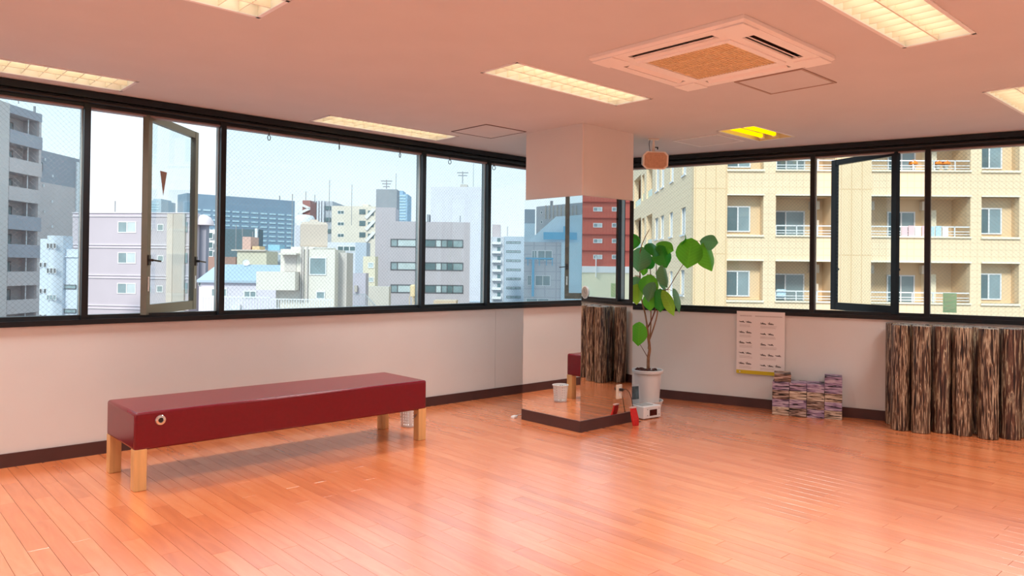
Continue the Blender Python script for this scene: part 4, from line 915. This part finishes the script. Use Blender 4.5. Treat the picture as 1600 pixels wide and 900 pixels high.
# white railing of a nearer roof terrace
def railing(label, D, x0, x1, yt, yb, step, e1=None):
    B = Bld('terrace_railing', label, D, (x0, yt), e1, cat='railing'); a, z1 = B.pt(x0, yt); b = B.pt(x1, yt)[0]; z0 = B.pt(x0, yb)[1]
    MB().box(a, 0, z1-.05, b, .05, z1).build('top_rail', m_steel, B.e); MB().box(a, 0, z0+.03, b, .05, z0+.07).build('bottom_rail', m_steel, B.e)
    me = MB().box(-.013, .01, z0+.05, .013, .04, z1-.03).mesh('baluster', m_steel); x_ = a
    while x_ < b: inst('baluster', me, B.e, (x_, 0, 0)); x_ += step
    MB().box(a, -.05, 0, b, 1.5, z0).build('terrace_wall', m_lw, B.e)
railing('white baluster railing on the roof terrace before the blue roofed house', 30, 312, 422, 462.5, 489, .115)
railing('white baluster railing on the roof terrace before the cream house', 36, 423, 520, 466.5, 489, .125)
# I: cream white house with roof tank
m_iw = paint('cream_white_wall', 226, 219, 210); m_is = paint('cream_shade_wall', 206, 198, 194)  # darker cream copy, the side wall's shade put into the colour
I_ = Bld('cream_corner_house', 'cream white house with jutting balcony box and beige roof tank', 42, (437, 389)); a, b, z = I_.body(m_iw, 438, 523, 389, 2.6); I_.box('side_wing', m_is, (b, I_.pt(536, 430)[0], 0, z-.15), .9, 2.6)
I_.box('balcony_box', m_iw, I_.R(409, 424, 468, 453), -.9, .6); I_.box('canopy', m_iw, I_.R(441, 395.5, 468, 398.5), -.7, 0); I_.box('balcony_door', m_is, I_.R(445, 399, 463, 424), -.04, 0)
I_.win(I_.R(483.5, 402, 510, 430), m_win, m_frm, 1, .06); I_.win(I_.R(494, 455, 508, 467.5), m_win, m_frm, 1, .06)
for x_ in (470.5, 473.5, 480): I_.box('drain_pipe', m_is, I_.R(x_, 385, x_+.9, 470), -.12, -.03)
tk = MB().lathe([(1.0, 0), (1.06, .1), (1.06, 1.3), (.95, 1.42), (.35, 1.5), (.3, 1.6), (.02, 1.62)], 4).build('roof_tank', paint('tank_beige', 208, 192, 180), I_.e, loc=(I_.pt(490, 380, 1.3)[0], 1.3, z+.15), rot=(0, 0, pi/4+.3)); MB().box(-.9, -.9, -.2, .9, .9, 0).build('tank_stand', m_iw, tk)
I_.box('roof_rail', m_steel, I_.R(470, 386.5, 523, 387.8), 0, .06); I_.box('low_extension', m_iw, I_.R(424, 453, 440, 482), .8, 2.4)
I_.mast(457, 389, 303, .025)
# mid ground pieces
J0 = simple('lilac_block', 'plain lilac grey block with a small roof vent beside the cream house', 51, 536, 571.5, 426.5, paint('lilac_wall', 190, 186, 200), 1); J0.box('roof_vent', m_lb2, J0.R(555, 446, 559, 456), -.3, 0)
simple('beige_low_wall', 'beige low wall behind the white stair railing', 58, 571, 608, 447.5, paint('beige_low', 204, 198, 190), 1)
J1 = simple('pale_flat_block', 'pale white block with a dark-paned top window behind the cream house', 75, 511, 560, 378.5, paint('pale_white', 214, 216, 226), 2); J1.win(J1.R(527, 384, 556, 393), m_wind, m_frm, 3); J1.box('blue_fin', paint('fin_blue', 180, 192, 208), J1.R(557, 379, 573, 470), -.5, 1.5)
simple('small_cream_house', 'small cream house with two windows squeezed beside the grey office', 70, 567, 586, 400.5, paint('small_cream', 224, 216, 196), 1.5, [(575, 410, 584, 419), (575, 433, 584, 441)], wm=m_winp, panes=1)
St = Bld('white_stair_rail', 'white outdoor stair railing beside the lilac block', 48, (548, 459), cat='railing')
a, z1 = St.pt(548, 459); b = St.pt(570, 459)[0]; z0 = St.pt(548, 479)[1]; c, z2 = St.pt(590, 481); mb = MB().box(a, 0, z1-.04, b, .04, z1).box(a, 0, z0, b, .04, z0+.04); mb.bar((b, .02, z1), (c, .02, z2), .05); mb.build('handrail', m_steel, St.e)
for k in range(9): x_ = a+(b-a)*k/8; MB().box(x_-.015, 0, z0, x_+.015, .03, z1).build('baluster', m_steel, St.e)
for k in range(1, 8): f = k/8; x_ = b+(c-b)*f; zz = z1+(z2-z1)*f; MB().box(x_-.015, 0, zz-.8, x_+.015, .03, zz).build('baluster', m_steel, St.e)
MB().box(a-.1, 0, 0, c, 1.5, z2-.85).build('landing', m_lw, St.e); MB().box(a-.1, 0, 0, b, 1.5, z0).build('landing', m_lw, St.e)
# J: beige apartment house, grey fins, red stair tower
J_ = simple('beige_apartment_house', 'beige apartment house with dark stair openings behind the roof tank', 180, 517, 586, 321.5, paint('beige_apartment', 220, 210, 196), 16, [(527.5, 329, 537.5, 334.5), (527.5, 347, 537.5, 352.5), (527.5, 365, 537.5, 370.5)], wm=m_wind, panes=2)
for y in (327, 345, 363):
    J_.box('stair_opening', m_wind, J_.R(561.5, y, 571, y+8), -.1, .05); J_.box('stair_opening', m_wind, J_.R(575, y+2, 584, y+10), -.1, .05)
    o = MB().bar((J_.pt(572, y+14)[0], -.3, J_.pt(572, y+14)[1]), (J_.pt(585, y)[0], -.3, J_.pt(585, y)[1]), .2, .7).build('stair_flight', m_frm, J_.e)
J_.box('roof_box', paint('beige_apartment', 220, 210, 196), J_.R(564, 318, 573, 322), 2, 6)
Jg = simple('grey_finned_building', 'grey building with vertical fins beside the beige apartment house', 190, 486, 518, 314, paint('fin_grey', 172, 178, 188), 14)
for k in range(5): Jg.box('fin', paint('fin_light', 202, 206, 214), Jg.R(488+k*4.2, 314, 489.6+k*4.2, 400), -.8, 0)
for y in (322, 340, 358): Jg.box('balcony', m_wind, Jg.R(509, y, 517, y+6), -.3, 0)
Jr = Bld('red_stair_tower', 'thin rust red stair tower with white zigzag flights on the skyline', 160, (467, 313)); Jr.body(paint('rust', 158, 108, 104), 471, 483, 313, 5)
for k in range(4): y = 318+k*8; p, q = ((467, y), (485, y+8)) if k % 2 == 0 else ((485, y), (467, y+8)); P, Q = Jr.pt(*p), Jr.pt(*q); MB().bar((P[0], -.4, P[1]), (Q[0], -.4, Q[1]), .2, .5).build('stair_flight', m_frm, Jr.e)
Jr.mast(478, 313, 299, .08); Jr.mast(492, 318, 304, .08)
Jw = simple('white_tank_block', 'white block with a round water tank before the finned building', 120, 460, 492, 352, paint('tank_block', 212, 212, 222), 6); MB().lathe([(1.5, 0), (1.6, .2), (1.6, 1.5), (1.3, 1.9), (.02, 2.1)], 20).build('round_tank', m_frm, Jw.e, smooth=True, loc=(Jw.pt(476, 352, 2)[0], 2, Jw.pt(476, 354)[1])); Jw.mast(515, 352, 281, .05); Jw.mast(550, 352, 288, .05)
# K: grey office with ribbon windows
m_kw = paint('office_mauve_grey', 184, 178, 186, .03)
K_ = Bld('mauve_grey_office', 'mauve grey office building with three rows of ribbon windows', 93, (608, 345.5), (733, 347.5)); K_.body(m_kw, 605, 733.7, 345.5, 5, yref=608); K_.body(m_kw, 585.5, 617, 324, 5, yref=590, y0=.02, name='stair_tower')
mdf = mat('dark_frame', (.10, .11, .13), .5)
for y in (373, 409, 444.3):
    r = K_.R(611, y, 723, y+14.2); n_ = 8; w = (r[1]-r[0]); fw = .12; cuts = [0, .09, .35, .47, .62, .70, .78, .86, 1]
    mb = MB().box(r[0], -.08, r[2], r[1], .02, r[2]+fw).box(r[0], -.08, r[3]-fw, r[1], .02, r[3])
    for c in cuts: x_ = r[0]+w*c; mb.box(x_-fw/2, -.08, r[2], x_+fw/2, .02, r[3])
    o = mb.build('ribbon_window', mdf, K_.e)
    for k in range(8): MB().box(r[0]+w*cuts[k]+.06, -.03, r[2]+fw, r[0]+w*cuts[k+1]-.06, .015, r[3]-fw).build('pane', (m_win, m_winp, m_win, m_wind, m_winp, m_win, m_wind, m_win)[k], o)
K_.mast(719, 347, 337, .06)
wt = thing('water_tower', 'small cream water tank on a lattice stand before the mauve office', 'water tank', *(lambda p: ((p.x, p.y, GZ),))(atd(646, 470, 58)))
zt = atd(646, 445, 58).z-GZ; zb2 = atd(646, 463, 58).z-GZ; m_wtk = paint('tank_cream', 228, 204, 164)
MB().lathe([(.02, zb2-.1), (.25, zb2), (.28, zb2), (.28, zt-.08), (.18, zt), (.02, zt+.03)], 18, cap=False).build('tank', m_wtk, wt, smooth=True)
for sx_ in (-1, 1):
    for sy_ in (-1, 1): MB().bar((sx_*.22, sy_*.22, 0), (sx_*.22, sy_*.22, zb2), .04).build('leg', m_wtk, wt)
MB().bar((-.22, -.22, zb2-.8), (.22, -.22, zb2), .03).bar((.22, -.22, zb2-.8), (-.22, -.22, zb2), .03).build('cross_brace', m_wtk, wt)
simple('tan_roof_hut', 'low tan roof hut in front of the mauve office', 56, 678, 713, 469.5, paint('tan_hut', 208, 186, 164), 2)
Ld = simple('dark_grey_block', 'dark grey concrete block with antennas above the mauve office', 130, 586, 618.5, 295.5, paint('concrete_dark', 148, 154, 162, .08), 3); Ld.mast(604, 295, 281, .08, bars=3); Ld.mast(619, 297, 271, .05)
Mt = simple('blue_glass_tower', 'slim pale blue glass tower behind the dark grey block', 300, 616, 635, 303, paint('glass_tower_blue', 150, 180, 204), 12)  # haze of distance mixed into this tower's blue
for k in range(9): Mt.box('window_band', m_ofw, Mt.R(619, 305+k*4.6, 634, 307.2+k*4.6), -.2, 0)
Mt.box('crown', paint('glass_tower_blue', 150, 180, 204), Mt.R(616, 297.5, 629, 303), 1, 9)
Nw = simple('big_white_building', 'big blank white building with a roof antenna behind the mauve office', 130, 671.5, 751, 291.5, paint('plain_white', 214, 214, 226, .02), 14); Nw.box('roof_hut', m_lb2, Nw.R(718, 286, 729, 291.5), 2, 5); Nw.mast(723, 287, 268, .08, bars=2); Nw.mast(740, 292, 255, .04)
Nw.box('roof_unit', paint('concrete_dark', 148, 154, 162, .08), Nw.R(667, 335, 671, 346), 0, 2)
Oq = simple('pinkish_balcony_block', 'narrow block with balconies and a pinkish roof tower by the pillar', 210, 767, 787, 370, paint('balcony_block', 190, 192, 200), 14); Oq.box('roof_tower', paint('pinkish', 190, 178, 182), Oq.R(769, 350, 781.5, 370), 2, 10)
for k in range(7): Oq.box('balcony', m_frm, Oq.R(769, 378+k*14.2, 783, 382+k*14.2), -1.2, 0); Oq.box('balcony_door', m_wind, Oq.R(777, 372+k*14.2, 782, 378+k*14.2), -.1, 0)
Pq = simple('blue_grey_slot_building', 'blue grey building with narrow slot windows beside the mirrored pillar', 240, 786.5, 830, 369.5, paint('slot_wall', 172, 184, 198), 14)
for k in range(8): Pq.win(Pq.R(791, 377+k*14.2, 813.5, 381+k*14.2), m_win, mdf, 3, .2, name='slot_window')
Pq.mast(793, 369, 354, .1)
simple('low_white_roofs', 'low white roofs at the foot of the big white building', 110, 733, 768, 472, paint('low_roofs', 200, 204, 214), 6)
simple('haze_row', 'pale row of distant houses along the horizon', 380, 430, 840, 396, paint('distant_hazed', 190, 202, 214), 20)  # wall colour paled to carry the haze of distance
# --- seen in the left pillar mirror
ML = (0, PX); MR = (1, PY)
m_pt = tile_mat('pale_tile', srgb(192, 194, 202), srgb(176, 178, 188), 1.3, 1.0); m_pw = paint('pale_blue_white', 200, 218, 230); m_bb = mat('balcony_blue', srgb(110, 180, 215), .6)
Q = Bld('sloped_glass_building', 'pale tiled building with sloped upper wall and blue balcony rails, reflected in the pillar mirror', 86, (818, 384), mir=ML)
def mirx(B, x, y=430): return B.pt(x, y)[0]
a, b = sorted((mirx(Q, 805), mirx(Q, 876.5))); z = Q.pt(830, 378)[1]
Q.box('tiled_wall', m_pt, (a, b, 0, z), 0, 12); c, d = sorted((mirx(Q, 876.5), mirx(Q, 935))); Q.box('white_wall', m_pw, (c, d, 0, z), -.2, 12)
P = [Q.pt(822, 380), Q.pt(869, 338), Q.pt(930, 334), Q.pt(930, 380)]
mb = MB(); k = len(P); mb.v = [(u_, .4, z_) for u_, z_ in P]+[(u_, 10, z_) for u_, z_ in P]; mb.f = [tuple(range(k)), tuple(reversed(range(k, 2*k)))]+[(i, (i+1) % k, k+(i+1) % k, k+i) for i in range(k)]
mb.build('sloped_wall', m_pw, Q.e); Q.box('blue_parapet', m_bb, Q.R(849, 363, 901, 375), -.5, -.4); Q.box('blue_screen', m_bb, Q.R(880, 354, 889, 375), -.55, -.45)
flat_windows(Q, [(831, 391, 839, 403.5), (840, 391, 863, 408), (824, 430, 830, 446), (836, 430, 860, 447), (822, 466, 858, 472)], m_win, panes=2)
for x_ in (824, 832, 842, 853, 862): Q.box('blue_rail_post', m_bb, Q.R(x_, 403, x_+1, 415), -.6, -.5)
Q.box('blue_rail', m_bb, Q.R(821, 402.5, 864, 405.5), -.6, -.5); Q.box('blue_post', m_bb, Q.R(831, 405, 834, 463), -.7, -.55)
Q2 = Bld('grey_gridded_block', 'grey block with a gridded upper facade behind the sloped building, reflected in the pillar mirror', 130, (838, 323), (903, 317), mir=ML); a, b = sorted((mirx(Q2, 837), mirx(Q2, 925))); Q2.box('wall', paint('grid_grey', 176, 178, 184), (a, b, 0, Q2.pt(838, 323)[1]), 0, 12)
for y in (330, 345, 358): Q2.win(Q2.R(845, y, 848, y+4), m_wind, m_frm, 1)
for k in range(9): Q2.box('facade_rib', m_lb2, Q2.R(853+k*6, 321, 853.6+k*6, 342), -.2, 0)
Q2.mast(861, 321, 314, .15); Q2.mast(863, 321, 314, .15)
Q3 = Bld('slate_roof_hut_block', 'pale block with a slate grey top, reflected in the pillar mirror', 150, (820, 327), mir=ML); a, b = sorted((mirx(Q3, 806), mirx(Q3, 835))); Q3.box('lower_wall', m_pw, (a, b, 0, Q3.pt(820, 349)[1]), 0, 9); Q3.box('upper_wall', paint('slate_hut', 160, 172, 184), (a, b, Q3.pt(820, 349)[1], Q3.pt(820, 327)[1]), 0, 9)
# --- seen in the right pillar mirror
m_rb = tile_mat('red_brick_tile', srgb(205, 100, 86), srgb(180, 82, 72), .5, .25)
S = Bld('red_brick_apartment', 'red brick apartment building with white windows, reflected in the pillar mirror', 120, (905, 300), mir=MR); a, b = sorted((mirx(S, 870), mirx(S, 1040))); zz = S.pt(930, 416)[1]
S.box('brick_wall', m_rb, (a, b, zz, S.pt(930, 290)[1]), 0, 12); S.box('white_band', m_frm, (a, b, S.pt(930, 426)[1], zz), -.2, 12); S.box('cream_wall', paint('cream_base', 232, 224, 196), (a, b, 0, S.pt(930, 426)[1]), -.1, 12)
for y in (316, 341, 366.5, 392): S.box('brick_band', mat('brick_dark', srgb(150, 62, 58), .8), (a, b, S.pt(930, y+.8)[1], S.pt(930, y-.8)[1]), -.15, 0)
for y in (323.5, 348.5, 373, 398):
    for x0 in (890, 927, 956, 985, 1012): S.win(S.R(x0, y, x0+14, y+7), [m_winp, m_win], m_frm, 2, .2)
S.box('drain_pipe', m_steel, S.R(930.5, 400, 931.5, 433), -.3, -.1)
